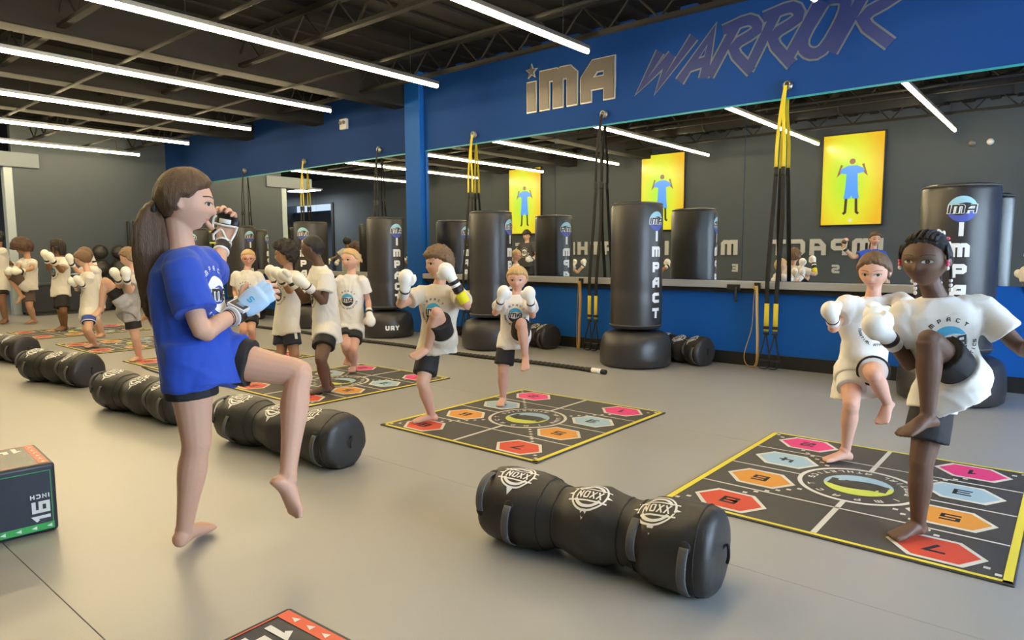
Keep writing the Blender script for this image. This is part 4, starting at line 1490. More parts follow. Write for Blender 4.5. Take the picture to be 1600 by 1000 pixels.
    rows = [(-.012, .060 * k, .054 * k), (.04, .082 * k, .062 * k), (.10, h2 * .86 + .008, .074 * k), (.18, h2 + .020 * k, .090 * k), (.35, (h2 + .014 * k) * L_, .101 * k * L_), (.6, .120 * k * slim * L_, .102 * k * L_),
            (.85, .124 * k * slim * L_, .106 * k * L_), (1.0, .130 * k * slim * L_, .111 * k * L_), (1.0 + hk, .137 * k * slim * L_, .119 * k * L_)]
    rows += [(1.0 + hk, .125 * k * slim * L_, .107 * k * L_), (1.0 + hk - .10, .112 * k * slim * L_, .095 * k * L_)]
    torso(bm, rows)
    for s in 'RL':
        S, E = J['s' + s], J['e' + s]
        d = (E - S).normalized()
        inn = (nk.lerp(hp, .16) - S)
        rs = .057 * k * slim
        ellipsoid(bm, S + inn * .06, (rs, 0, 0), (0, rs, 0), (0, 0, rs), 16)
        ellipsoid(bm, S + inn * .35, (rs, 0, 0), (0, rs, 0), (0, 0, rs), 16)
        Q = [S - d * .01, S.lerp(E, .25), S.lerp(E, sleeve * .8), S.lerp(E, sleeve), S.lerp(E, sleeve), S.lerp(E, sleeve - .12)]
        tube(bm, Q, [.058 * k * slim, .061 * k * slim, .063 * k * slim, .066 * k * slim, .055 * k * slim, .045 * k * slim], 18)
        # the shirt tail drapes over the top of each thigh
        Hp, K = J['h' + s], J['k' + s]
        th_ = (K - Hp).normalized()
        tl = hem * H / (K - Hp).length * .97
        if not drape and s not in standing:
            pass
        elif th_.z <= -.75:
            tube(bm, [Hp - th_ * .05 * k, Hp, Hp.lerp(K, tl * .5), Hp.lerp(K, tl), Hp.lerp(K, tl), Hp.lerp(K, tl - .1)], [q * k * slim for q in (.080, .090, .092, .093, .086, .078)], 20)
        else:
            tube(bm, [Hp - th_ * .03 * k, Hp, Hp.lerp(K, .22), Hp.lerp(K, .34), Hp.lerp(K, .34), Hp.lerp(K, .25)], [q * k * slim for q in (.085, .098, .098, .096, .090, .08)], 20)
    sd = random.Random(name + label).random() * 50
    def cloth(co, no, amp=.008):
        out = co.copy()
        for i in range(len(co)):
            p = Vector(co[i].tolist())
            w_ = noise.noise(Vector((p.x * 5 + sd, p.y * 5, p.z * 3)))
            q = .8 * noise.noise(Vector((p.x * 9, p.y * 9, p.z * 5 + sd))) + 1.0 * (.35 - abs(noise.noise(Vector((p.x * 8 + w_, p.y * 8 + sd, (p.z + .5 * (p.x + p.y)) * 9 + w_ * 1.5))))) + .3 * noise.noise(Vector((p.x * 24, p.y * 24, p.z * 12 + sd)))
            out[i] += no[i] * (amp * k * q)
        return out
    sh = fuse(bm, 'shirt', max(.0065, voxel), M[shirt], root, smooth=10, post=cloth)
    sb = bvh_of(sh)
    # ---- shorts
    bm = bmesh.new()
    torso(bm, [(.84, .100 * k * slim, .084 * k), (.95, .112 * k * slim, .092 * k), (1.05, .114 * k * slim, .094 * k), (1.14, .10 * k * slim, .085 * k), (1.2, .06 * k, .05 * k)])
    for s in 'RL':
        Hp, K = J['h' + s], J['k' + s]
        t = shorts_len
        tube(bm, [Hp + (Hp - K).normalized() * .02, Hp, Hp.lerp(K, t * .5), Hp.lerp(K, t), Hp.lerp(K, t), Hp.lerp(K, t - .12)], [q * k * slim for q in (.070, .076, .081, .084, .073, .060)], 20)
    so = fuse(bm, 'shorts', max(.0065, voxel), M[shorts], root, smooth=3, post=lambda c, n: cloth(c, n, .004))
    # ---- logo
    if logo:
        n = fwd if logo == 'front' else -fwd
        upv = (spine - n * spine.dot(n)).normalized()
        rtv = upv.cross(n).normalized()
        c = nk.lerp(hp, .46) + n * .1
        s = .062 * k
        inkm = 'white' if logo == 'front' and shirt in ('shirt_blue', 'shirt_grey') else 'ink'
        pl = 'logo_blue' if inkm == 'ink' else 'white'
        r0 = .35
        project('emblem_wave', xf(crescent(10, 200, .55), s), c, rtv, upv, M[pl], sb, sh, .0015, r0)
        project('emblem_wave', xf(crescent(190, 380, .55), s), c, rtv, upv, M[inkm], sb, sh, .0015, r0)
        h = s * .72
        (v, f), wd = ima_word(h, h * .34, s * .15)
        project('emblem_letters_edge', ([(a - wd / 2 + (b - h / 2) * .12, b - h / 2) for a, b in v], f), c, rtv, upv, M['white'], sb, sh, .0027, r0)
        (v, f), wd2 = ima_word(h * .9, h * .20, s * .15)
        project('emblem_letters', ([((a - wd2 / 2) * (wd - h * .13) / wd2 + (b - h * .45) * .12, b - h * .45) for a, b in v], f), c, rtv, upv, M['ink'], sb, sh, .0038, r0)
        project('lettering', arc_text('IMPACT', s * 1.42, s * .26, s * .055, 148, 42, False, s * .2), c, rtv, upv, M[inkm], sb, sh, .002, r0)
        project('lettering', arc_text('MARTIAL ATHLETICS', s * 1.42, s * .24, s * .05, 188, 352, True, s * .2), c, rtv, upv, M[inkm], sb, sh, .002, r0)
    # ---- gloves
    for s in gloves:
        E, Wr, Gc = J['e' + s], J['w' + s], J['g' + s]
        d = (Gc - Wr).normalized()
        fa = (Wr - E).normalized()
        nrm = (fwd - d * fwd.dot(d))
        nrm = nrm.normalized() if nrm.length > .2 else d.orthogonal().normalized()
        side = d.cross(nrm).normalized()
        inw = (nk - Wr)
        if side.dot(inw) < 0:
            side = -side
        c = Wr + d * .058 * k
        bm = bmesh.new()
        ellipsoid(bm, c + d * .016 * k, d * .060 * k, side * .053 * k, nrm * .050 * k, 18)
        ellipsoid(bm, c - d * .006 * k, d * .050 * k, side * .046 * k, nrm * .042 * k, 18)
        tube(bm, catmull([c - d * .02 * k + side * .036 * k, c + d * .012 * k + side * .056 * k, c + d * .04 * k + side * .046 * k], 3), .019 * k, 10)
        tube(bm, [Wr - fa * .062 * k, Wr - fa * .04 * k, Wr, Wr + d * .03 * k], [.033 * k, .033 * k, .033 * k, .038 * k], 16)
        gl = fuse(bm, 'boxing_glove', .0055, M['glove'], root, smooth=3)
        bm = bmesh.new()
        tube(bm, [Wr - fa * .026 * k, Wr - fa * .024 * k, Wr - fa * .002 * k, Wr], [.031 * k, .0355 * k, .0360 * k, .031 * k], 18)
        bm_obj('strap', bm, M['glove_black'], gl, True)
    for s, a, b, m_ in bands:
        E, Wr = J['e' + s], J['w' + s]
        bm = bmesh.new()
        pa, pb = E.lerp(Wr, a), E.lerp(Wr, b)
        r_ = .036 * k
        tube(bm, [pa, pa.lerp(pb, .1), pa.lerp(pb, .9), pb], [r_ * .85, r_, r_, r_ * .85], 18)
        bm_obj('wristband', bm, M[m_], root, True)
    if extras:
        extras(dict(root=root, J=J, HM=HM, hh=hh, k=k, rx=rx, fy=fy, uz=uz, body=bv, shirt=sb, fwd=fwd, sax=sax, spine=spine, nk=nk, hp=hp, hands=hands, so=so, sh=sh, hand_k=hand_k, kid=kid))
    return root

def bm_trim(c):
    for s in 'RL':
        Hp, K = c['J']['h' + s], c['J']['k' + s]
        d = (K - Hp).normalized()
        u = d.orthogonal().normalized()
        v = d.cross(u)
        p = Hp.lerp(K, .61)
        bm = bmesh.new()
        tube(bm, [p + (u * math.cos(a) + v * math.sin(a)) * .083 * c['k'] for a in [2 * math.pi * i / 28 for i in range(28)]], .006, 8, closed=True)
        bm_obj('hem_piping', bm, M['wrap'], c['so'], True)
POSE = {
 'instructor': dict(hd=(-2.714, 1.243, 1.403), nk=(-2.733, 1.227, 1.218), sR=(-2.614, 1.17, 1.15), sL=(-2.778, 1.333, 1.166), eR=(-2.5, 1.182, 0.912), eL=(-2.986, 1.477, 1.1), wR=(-2.605, 1.387, 0.964), wL=(-3.116, 1.598, 1.257), gR=(-2.544, 1.501, 1.065), gL=(-3.096, 1.62, 1.401), hR=(-2.639, 1.189, 0.807), hL=(-2.719, 1.318, 0.784), kR=(-2.648, 1.207, 0.46), kL=(-2.457, 1.553, 0.708), aR=(-2.751, 1.186, 0.076), aL=(-2.383, 1.443, 0.319), tR=(-2.824, 1.308, -0.012), tL=(-2.355, 1.466, 0.171), ff=(0.468, 0.879, -0.087)),
 'braids': dict(hd=(-0.481, 3.161, 1.164), nk=(-0.446, 3.217, 1.008), sR=(-0.559, 3.174, 0.937), sL=(-0.304, 3.284, 0.974), eR=(-0.517, 3.204, 0.728), eL=(-0.15, 3.272, 0.813), wR=(-0.582, 3.067, 0.85), wL=(-0.064, 3.125, 0.903), gR=(-0.626, 3.019, 0.908), gL=(-0.025, 3.068, 0.956), hR=(-0.44, 3.248, 0.617), hL=(-0.32, 3.257, 0.684), kR=(-0.456, 3.167, 0.334), kL=(-0.435, 3.046, 0.851), aR=(-0.459, 3.19, 0.041), aL=(-0.426, 3.053, 0.554), tR=(-0.527, 3.081, -0.008), tL=(-0.499, 2.951, 0.496), ff=(-0.174, -0.985, 0)),
 'pale_girl': dict(hd=(-0.903, 4.295, 1.085), nk=(-0.908, 4.317, 0.937), sR=(-1.02, 4.197, 0.903), sL=(-0.784, 4.395, 0.916), eR=(-1.038, 4.036, 0.775), eL=(-0.694, 4.214, 0.867), wR=(-1.003, 3.867, 0.841), wL=(-0.781, 4.053, 0.881), gR=(-1, 3.801, 0.9), gL=(-0.869, 3.979, 0.854), hR=(-0.987, 4.238, 0.53), hL=(-0.889, 4.28, 0.542), kR=(-0.928, 4.021, 0.357), kL=(-0.818, 4.006, 0.54), aR=(-0.962, 4.097, 0.087), aL=(-0.781, 4.205, 0.346), tR=(-1.033, 4.017, 0.011), tL=(-0.795, 4.104, 0.261), ff=(0.033, -0.97, -0.242)),
 'tan_boy': dict(hd=(-3.399, 3.273, 1.127), nk=(-3.415, 3.286, 0.976), sR=(-3.52, 3.225, 0.922), sL=(-3.271, 3.328, 0.916), eR=(-3.514, 3.02, 0.854), eL=(-3.092, 3.228, 0.852), wR=(-3.377, 2.942, 0.965), wL=(-3.141, 3.15, 1.022), gR=(-3.369, 2.949, 1.057), gL=(-3.179, 3.113, 1.098), hR=(-3.476, 3.248, 0.571), hL=(-3.35, 3.276, 0.587), kR=(-3.413, 3.118, 0.315), kL=(-3.252, 3.102, 0.801), aR=(-3.46, 3.241, 0.052), aL=(-3.395, 3.149, 0.548), tR=(-3.525, 3.134, -0.029), tL=(-3.404, 3.016, 0.51), ff=(-0.276, -0.961, 0)),
 'blond_boy': dict(hd=(-3.339, 4.047, 0.997), nk=(-3.356, 4.058, 0.867), sR=(-3.415, 3.982, 0.839), sL=(-3.267, 4.107, 0.833), eR=(-3.366, 3.82, 0.748), eL=(-3.149, 3.997, 0.728), wR=(-3.247, 3.743, 0.85), wL=(-3.078, 3.884, 0.839), gR=(-3.221, 3.764, 0.943), gL=(-3.089, 3.875, 0.933), hR=(-3.398, 3.997, 0.539), hL=(-3.325, 4.058, 0.543), kR=(-3.376, 3.916, 0.289), kL=(-3.169, 3.891, 0.677), aR=(-3.437, 3.985, 0.043), aL=(-3.165, 3.931, 0.418), tR=(-3.386, 3.887, -0.009), tL=(-3.109, 3.853, 0.342), ff=(0.557, -0.826, -0.087)),
 'black_boy': dict(hd=(-5.043, 3.371, 1.245), nk=(-5.005, 3.403, 1.092), sR=(-5.113, 3.456, 1.045), sL=(-4.867, 3.376, 1.018), eR=(-5.155, 3.358, 0.791), eL=(-4.837, 3.322, 0.796), wR=(-5.177, 3.241, 0.962), wL=(-4.839, 3.169, 0.936), gR=(-5.25, 3.18, 1.05), gL=(-4.921, 3.101, 1.025), hR=(-5.031, 3.459, 0.544), hL=(-4.92, 3.409, 0.556), kR=(-4.892, 3.31, 0.305), kL=(-4.787, 3.244, 0.324), aR=(-4.976, 3.448, 0.036), aL=(-4.887, 3.354, 0.046), tR=(-4.967, 3.305, 0.01), tL=(-4.941, 3.235, -0.047), ff=(-0.818, -0.572, 0.052)),
 'curly_boy': dict(hd=(-5.838, 3.597, 1.19), nk=(-5.823, 3.609, 1.038), sR=(-5.953, 3.618, 0.992), sL=(-5.689, 3.604, 0.985), eR=(-5.847, 3.493, 0.846), eL=(-5.577, 3.468, 0.856), wR=(-5.732, 3.39, 0.967), wL=(-5.485, 3.332, 0.963), gR=(-5.752, 3.374, 1.074), gL=(-5.518, 3.304, 1.037), hR=(-5.921, 3.593, 0.527), hL=(-5.779, 3.581, 0.537), kR=(-5.848, 3.523, 0.247), kL=(-5.708, 3.573, 0.248), aR=(-5.963, 3.609, -0.016), aL=(-5.823, 3.649, -0.019), tR=(-5.915, 3.482, -0.043), tL=(-5.793, 3.517, -0.058), ff=(-0.643, -0.766, 0)),
 'glasses_kid': dict(hd=(-8.008, 4.414, 1.15), nk=(-8.026, 4.399, 0.99), sR=(-8.133, 4.31, 0.934), sL=(-7.917, 4.491, 0.933), eR=(-8.201, 4.32, 0.73), eL=(-7.926, 4.557, 0.728), wR=(-8.053, 4.261, 0.618), wL=(-7.824, 4.433, 0.618), gR=(-8.032, 4.279, 0.522), gL=(-7.831, 4.406, 0.523), hR=(-8.067, 4.365, 0.49), hL=(-7.993, 4.427, 0.498), kR=(-7.913, 4.254, 0.267), kL=(-7.846, 4.326, 0.265), aR=(-8.092, 4.323, 0.044), aL=(-8.003, 4.429, 0.04), tR=(-8.009, 4.226, -0.003), tL=(-7.876, 4.425, -0.014), ff=(0.829, -0.519, -0.208)),
 'bun_girl': dict(hd=(-5.644, 4.208, 1.136), nk=(-5.65, 4.215, 0.981), sR=(-5.749, 4.146, 0.929), sL=(-5.543, 4.267, 0.93), eR=(-5.839, 4.149, 0.731), eL=(-5.535, 4.326, 0.72), wR=(-5.759, 4.085, 0.562), wL=(-5.405, 4.236, 0.603), gR=(-5.747, 4.09, 0.484), gL=(-5.394, 4.24, 0.52), hR=(-5.702, 4.172, 0.447), hL=(-5.624, 4.225, 0.448), kR=(-5.501, 4.012, 0.298), kL=(-5.456, 4.068, 0.257), aR=(-5.685, 4.181, 0.132), aL=(-5.626, 4.197, 0.05), tR=(-5.593, 4.081, 0.101), tL=(-5.533, 4.103, 0.007), ff=(0.207, -0.978, 0)),
 'cap_boy': dict(hd=(-7.944, 3, 1.162), nk=(-7.924, 3.016, 1.016), sR=(-8.044, 3.033, 0.957), sL=(-7.804, 2.999, 0.949), eR=(-7.965, 2.886, 0.825), eL=(-7.691, 2.891, 0.806), wR=(-7.822, 2.828, 0.941), wL=(-7.577, 2.824, 0.946), gR=(-7.819, 2.799, 1.009), gL=(-7.583, 2.82, 1.045), hR=(-8.013, 3.006, 0.578), hL=(-7.939, 2.938, 0.67), kR=(-7.971, 3.026, 0.28), kL=(-8.006, 2.773, 0.911), aR=(-8.078, 3.094, 0.018), aL=(-8.057, 2.73, 0.622), tR=(-8.019, 2.981, -0.034), tL=(-7.985, 2.628, 0.565), ff=(-0.739, -0.665, -0.105)),
 'brown_boy': dict(hd=(-9.809, 3.146, 1.142), nk=(-9.767, 3.181, 0.978), sR=(-9.889, 3.196, 0.934), sL=(-9.644, 3.167, 0.923), eR=(-9.872, 3.085, 0.757), eL=(-9.75, 3.161, 0.741), wR=(-9.713, 3.01, 0.822), wL=(-9.617, 3.059, 0.83), gR=(-9.673, 2.965, 0.865), gL=(-9.637, 3.006, 0.912), hR=(-9.836, 3.189, 0.479), hL=(-9.724, 3.152, 0.479), kR=(-9.7, 3.094, 0.247), kL=(-9.567, 3.08, 0.249), aR=(-9.836, 3.214, 0.024), aL=(-9.695, 3.197, 0.021), tR=(-9.81, 3.085, -0.001), tL=(-9.656, 3.078, -0.028), ff=(-0.811, -0.568, -0.139)),
 'back_kid': dict(hd=(-11.004, 3.565, 1.189), nk=(-10.948, 3.612, 1.033), sR=(-11.08, 3.619, 0.976), sL=(-10.809, 3.612, 0.979), eR=(-10.952, 3.445, 0.954), eL=(-10.987, 3.718, 0.919), wR=(-10.853, 3.334, 1.083), wL=(-11.026, 3.675, 1.105), gR=(-10.86, 3.318, 1.173), gL=(-11.038, 3.633, 1.18), hR=(-10.987, 3.645, 0.53), hL=(-10.861, 3.62, 0.536), kR=(-10.88, 3.593, 0.259), kL=(-10.741, 3.58, 0.269), aR=(-11.025, 3.696, 0.024), aL=(-10.867, 3.693, 0.027), tR=(-10.933, 3.596, 0.003), tL=(-10.775, 3.592, -0.003), ff=(-0.707, -0.707, 0)),
 'dreads_boy': dict(hd=(-12.296, 3.599, 1.32), nk=(-12.274, 3.618, 1.16), sR=(-12.407, 3.584, 1.11), sL=(-12.147, 3.646, 1.1), eR=(-12.251, 3.453, 0.974), eL=(-11.983, 3.553, 0.946), wR=(-12.112, 3.398, 1.133), wL=(-11.904, 3.421, 1.104), gR=(-12.115, 3.38, 1.22), gL=(-11.919, 3.366, 1.22), hR=(-12.367, 3.604, 0.636), hL=(-12.213, 3.603, 0.641), kR=(-12.236, 3.573, 0.33), kL=(-12.105, 3.569, 0.327), aR=(-12.391, 3.637, 0.041), aL=(-12.266, 3.626, 0.04), tR=(-12.303, 3.512, 0.008), tL=(-12.176, 3.509, -0.003), ff=(-0.706, -0.705, 0.07)),
 'afro_kid': dict(hd=(-13.916, 3.56, 1.323), nk=(-13.86, 3.607, 1.126), sR=(-13.987, 3.591, 1.093), sL=(-13.713, 3.639, 1.072), eR=(-13.837, 3.435, 0.966), eL=(-13.499, 3.557, 0.967), wR=(-13.631, 3.347, 0.949), wL=(-13.378, 3.371, 0.93), gR=(-13.681, 3.305, 0.928), gL=(-13.443, 3.317, 0.931), hR=(-13.938, 3.607, 0.652), hL=(-13.802, 3.59, 0.656), kR=(-13.836, 3.578, 0.325), kL=(-13.875, 3.315, 0.903), aR=(-14.001, 3.679, 0.041), aL=(-13.82, 3.466, 0.508), tR=(-13.932, 3.544, -0.01), tL=(-13.774, 3.373, 0.385), ff=(-0.568, -0.676, -0.469)),
 'edge_kid': dict(hd=(-14.529, 3.363, 1.505), nk=(-14.522, 3.368, 1.327), sR=(-14.682, 3.365, 1.272), sL=(-14.353, 3.38, 1.271), eR=(-14.804, 3.514, 1.113), eL=(-14.506, 3.46, 1.092), wR=(-14.932, 3.673, 1.018), wL=(-14.636, 3.618, 0.998), gR=(-14.872, 3.723, 0.971), gL=(-14.577, 3.667, 0.952), hR=(-14.604, 3.366, 0.71), hL=(-14.464, 3.352, 0.714), kR=(-14.554, 3.36, 0.373), kL=(-14.39, 3.331, 0.382), aR=(-14.604, 3.397, 0.038), aL=(-14.388, 3.364, 0.043), tR=(-14.473, 3.308, 0.008), tL=(-14.265, 3.268, 0.002), ff=(-0.707, -0.707, 0)),
 'hidden_kid': dict(hd=(-10.167, 4.128, 1.149), nk=(-10.139, 4.152, 0.994), sR=(-10.249, 4.177, 0.937), sL=(-10.013, 4.14, 0.933), eR=(-10.158, 4.086, 0.768), eL=(-9.91, 4.054, 0.767), wR=(-10.039, 4.029, 0.908), wL=(-9.805, 3.985, 0.913), gR=(-10.033, 4.013, 0.98), gL=(-9.801, 3.962, 0.984), hR=(-10.218, 4.151, 0.533), hL=(-10.099, 4.12, 0.54), kR=(-10.136, 4.068, 0.267), kL=(-9.937, 3.958, 0.359), aR=(-10.227, 4.216, 0.034), aL=(-10.213, 3.977, 0.269), tR=(-10.162, 4.099, 0.004), tL=(-10.13, 3.875, 0.237), ff=(-0.707, -0.707, 0)),
}
FH = Vector((-math.sin(YAW), math.cos(YAW), 0))       # horizontal view direction of the hall
RH = Vector((math.cos(YAW), math.sin(YAW), 0))
ZZ = Vector((0, 0, 1))

def strands(c, name, m, paths, smooth=2, voxel=.009):
    bm = bmesh.new()
    for pts, rad in paths:
        P = catmull([c['HM'] @ (Vector(p) * c['hh']) for p in pts], 4)
        tube(bm, P, [r_ * c['hh'] for r_ in cat1(rad, 4)], 12)
    o = fuse(bm, name, voxel, M[m], c['root'], smooth=smooth, post=lambda co, no: co + no * np.array([[.008 * noise.noise(Vector((float(p[0]) * 60, float(p[1]) * 60, float(p[2]) * 5)))] for p in co]))
    return o

def instructor_extras(c):
    J, k, root = c['J'], c['k'], c['root']
    # ponytail
    strands(c, 'ponytail', 'hair_brown', [
        ([(0, -0.36, -0.1), (0, -0.484, -0.2), (0.02, -0.49, -0.55), (0.04, -0.49, -1.1), (0.02, -0.39, -1.7), (0, -0.29, -2.35)], [.11, .15, .20, .20, .16, .03]),
        ([(0, -0.36, -0.08), (0.05, -0.54, -0.18), (0.1, -0.65, -0.55), (0.08, -0.61, -1.2), (0.04, -0.49, -1.85), (0.02, -0.39, -2.2)], [.09, .10, .12, .11, .08, .015]),
        ([(0, -0.36, -0.12), (-0.06, -0.411, -0.3), (-0.1, -0.37, -0.8), (-0.08, -0.33, -1.4), (-0.02, -0.25, -2), (0, -0.21, -2.45)], [.09, .11, .13, .12, .08, .015]),
        ([(0, -0.38, -0.1), (-0.1, -0.547, -0.25), (-0.16, -0.59, -0.7), (-0.14, -0.57, -1.3), (-0.1, -0.51, -1.75), (-0.08, -0.49, -2.05)], [.06, .07, .07, .06, .04, .01]),
        ([(0, -0.38, -0.14), (0.1, -0.355, -0.35), (0.14, -0.25, -0.9), (0.12, -0.19, -1.5), (0.08, -0.15, -2), (0.06, -0.17, -2.25)], [.06, .07, .08, .07, .05, .01])])
    bm = bmesh.new()
    P = [c['HM'] @ (Vector((.14 * math.cos(a), -.47 + .02 * math.sin(a), -.17 + .14 * math.sin(a))) * c['hh']) for a in [2 * math.pi * i / 16 for i in range(16)]]
    tube(bm, P, .010, 8, closed=True)
    bm_obj('hair_tie', bm, M['glove_black'], root, True)
    # right glove: pale blue back, four finger sleeves, black cuff with a white-edged strap
    for s, shell, in (('R', 'glove_blue'), ('L', 'glove_black')):
        Wr, Gc, E = J['w' + s], J['g' + s], J['e' + s]
        d = (Gc - Wr).normalized()
        fa = (Wr - E).normalized()
        hs = c['hands'][s]
        nrm = Vector(hs['palm'])
        nrm = (nrm - d * nrm.dot(d)).normalized()
        side = d.cross(nrm).normalized() * hs['thumb']
        pl = .078 * k * c['hand_k']
        bm = bmesh.new()
        rings = []
        for t, wq, hq in (((.05, .027, .021), (.3, .040, .023), (.7, .046, .022), (1.0, .045, .020), (1.10, .036, .012)) if s == 'R' else ((.70, .043, .021), (.78, .046, .022), (1.0, .045, .021), (1.10, .038, .013))):
            cc = Wr + d * pl * t - nrm * .004
            rings.append([cc + side * (math.cos(2 * math.pi * i / 16) * wq * k) + nrm * (math.sin(2 * math.pi * i / 16) * hq * k) for i in range(16)])
        ring_tube(bm, rings)
        for tip in hs['tips']:
            a, b = Vector(tip[0]), Vector(tip[1])
            f = 1.25 if s == 'R' else .75
            tube(bm, [a - (b - a) * .3, a, a.lerp(b, f * .6), a.lerp(b, f)], [.0125 * k, .0130 * k, .0130 * k, .0115 * k], 10)
        gl = fuse(bm, 'grappling_glove', .0042, M[shell], root, smooth=2)
        gl['label'] = 'pale blue open-finger glove' if s == 'R' else 'black and white open-finger glove'
        gb = bvh_of(gl)
        def cuff(nm, a, b, r_, m_, par):
            bm = bmesh.new()
            pa, pb = Wr + fa * a * k, Wr + fa * b * k
            tube(bm, [pa, pa.lerp(pb, .05), pa.lerp(pb, .95), pb], [(r_ - .004) * k, r_ * k, r_ * k, (r_ - .004) * k], 20, up=side)
            return bm_obj(nm, bm, M[m_], par, True)
        if s == 'R':
            cuff('cuff', -.042, .034, .0335, 'glove_black', gl)
            cuff('cuff_edge', -.048, -.041, .0345, 'wrap', gl)
            nr2 = (nrm - fa * nrm.dot(fa)).normalized()
            sd2 = fa.cross(nr2).normalized()
            st_c = Wr - fa * .010 * k - nr2 * .0335 * k
            bm = bmesh.new()
            def slab(hw, hl, t0, t1):
                vs = []
                for z_ in (t0, t1):
                    for a, b in ((-1, -1), (1, -1), (1, 1), (-1, 1)):
                        vs.append(bm.verts.new(st_c + fa * a * hl + sd2 * b * hw - nr2 * z_))
                for f in ((0, 1, 2, 3), (4, 5, 6, 7), (0, 1, 5, 4), (1, 2, 6, 5), (2, 3, 7, 6), (3, 0, 4, 7)):
                    bm.faces.new([vs[i] for i in f])
            slab(.031 * k, .027 * k, -.010, .003)
            bm_obj('strap_edge', bm, M['wrap'], gl)
            bm = bmesh.new()
            slab(.026 * k, .022 * k, -.008, .0045)
            sp = bm_obj('strap', bm, M['glove_black'], gl)
            for q in (-.008, -.002, .004):
                bm = bmesh.new()
                p0 = st_c - nr2 * .0048 + fa * q * k
                tube(bm, [p0 - sd2 * .016 * k, p0 + sd2 * .010 * k], .0011 * k, 6)
                bm_obj('strap_print', bm, M['glove_blue'], gl)
            (v, f), wd = letter('S', .026, .006, .006)
            o = Wr + d * pl * .62 - nrm * .1
            up_ = d
            project('emblem', ([(p - wd / 2, q - .013) for p, q in v], f), o, (-nrm).cross(d) * -1, d, M['logo_blue'], gb, gl, .0015, .15)
            cuff2 = bmesh.new()
            for q in (.055, .064):
                pc = Wr - fa * q * k
                tube(cuff2, [pc + (side * math.cos(a) + fa.cross(side) * math.sin(a)) * .0255 * k for a in [2 * math.pi * i / 20 for i in range(20)]], .0018 * k, 6, closed=True)
            bm_obj('bracelet', cuff2, M['glove_black'], root, True)
        else:
            cuff('cuff', -.055, -.012, .0285, 'glove_black', gl)
            cuff('cuff_edge', -.062, -.053, .0300, 'wrap', gl)
            cuff('cuff_edge', -.014, -.004, .0300, 'wrap', gl)
            for pts in ([(-.0, .030), (.25, .034), (.5, .010), (.2, -.012), (-.05, -.026)], [(.0, .032), (.45, .044), (.9, .048), (1.05, .040)], [(.72, .044), (.70, 0), (.72, -.044)], [(.0, -.030), (.4, -.040), (.75, -.046)]):
                bm = bmesh.new()
                tube(bm, catmull([Wr + d * pl * a + side * b * k + nrm * (.020 * k if abs(b) < .036 else .012 * k) for a, b in pts], 4), .0042 * k, 8)
                bm_obj('white_piping', bm, M['wrap'], gl, True)
            bm = bmesh.new()
            cc = Wr + d * pl * .88 + nrm * .021 * k
            tube(bm, [cc - side * .022 * k, cc + side * .022 * k], .0085 * k, 8, up=d, flat=.3)
            bm_obj('label_patch', bm, M['white'], gl, True)
            bm = bmesh.new()
            b0 = Wr + d * pl * .22 + side * .020 * k
            td = (d * .55 + side * .75 + nrm * .25).normalized()
            tube(bm, [b0, b0 + td * .030 * k], [.0185 * k, .0145 * k], 12)
            bm_obj('thumb_sleeve', bm, M['glove_black'], gl, True)

def braids_extras(c):
    HM, hh, root = c['HM'], c['hh'], c['root']
    # cornrows
    for i in range(7):
        x = -.33 + i * .11
        bm = bmesh.new()
        pts = []
        for t in range(9):
            e = R(52 + t * 16.5)
            d = Vector((math.sin(R(x * 150)) * .8, math.cos(e) * 1.0, math.sin(e))).normalized()
            pts.append(HM @ (head_point(d, hh, 1.) + d * .058 * hh))
        tube(bm, pts, .042 * hh, 8)
        bm_obj('braid', bm, M['hair_black'], root, True)
    # hanging braids with beads
    for sx, y0, z0, L, bc in ((.40, .12, .30, .46, 'bead_pink'), (-.40, .14, .30, .46, 'bead_pink'), (.36, -.42, .02, .52, 'bead_white'), (.30, -.40, -.12, .62, 'bead_white'), (-.30, -.40, -.05, .6, 'bead_white'), (-.1, -.5, -.1, .62, 'bead_white')):
        bm = bmesh.new()
        P = [HM @ (Vector((sx, y0, z0)) * hh), HM @ (Vector((sx * 1.06, y0, z0 - L * .4)) * hh), HM @ (Vector((sx * 1.04, y0 - .02, z0 - L * .75)) * hh)]
        tube(bm, catmull(P, 3), .026 * hh, 8)
        bm_obj('braid', bm, M['hair_black'], root, True)
        for j, m_ in enumerate((bc, bc, 'bead_white')):
            p = HM @ (Vector((sx * 1.05, y0 - .01, z0 - L * (.66 + .15 * j))) * hh)
            bm = bmesh.new()
            ellipsoid(bm, p, (.034 * hh, 0, 0), (0, .034 * hh, 0), (0, 0, .042 * hh), 12)
            bm_obj('bead', bm, M[m_], root, True)
    for j, (sx, y, z) in enumerate(((-.14, -.50, .46), (-.20, -.56, .36), (-.06, -.54, .50), (-.24, -.50, .26), (-.10, -.60, .42), (-.22, -.56, .05), (-.18, -.58, -.03))):
        bm = bmesh.new()
        p = HM @ (Vector((sx, y, z)) * hh)
        dq = HM.to_3x3() @ Vector((math.sin(j * 2.1) * .6, -.5, math.cos(j * 1.7))).normalized()
        ellipsoid(bm, p, dq * (.065 * hh), dq.orthogonal().normalized() * (.034 * hh), dq.cross(dq.orthogonal().normalized()) * (.034 * hh), 12)
        bm_obj('bead', bm, M['bead_pink' if j in (1, 4) else 'bead_white'], root, True)

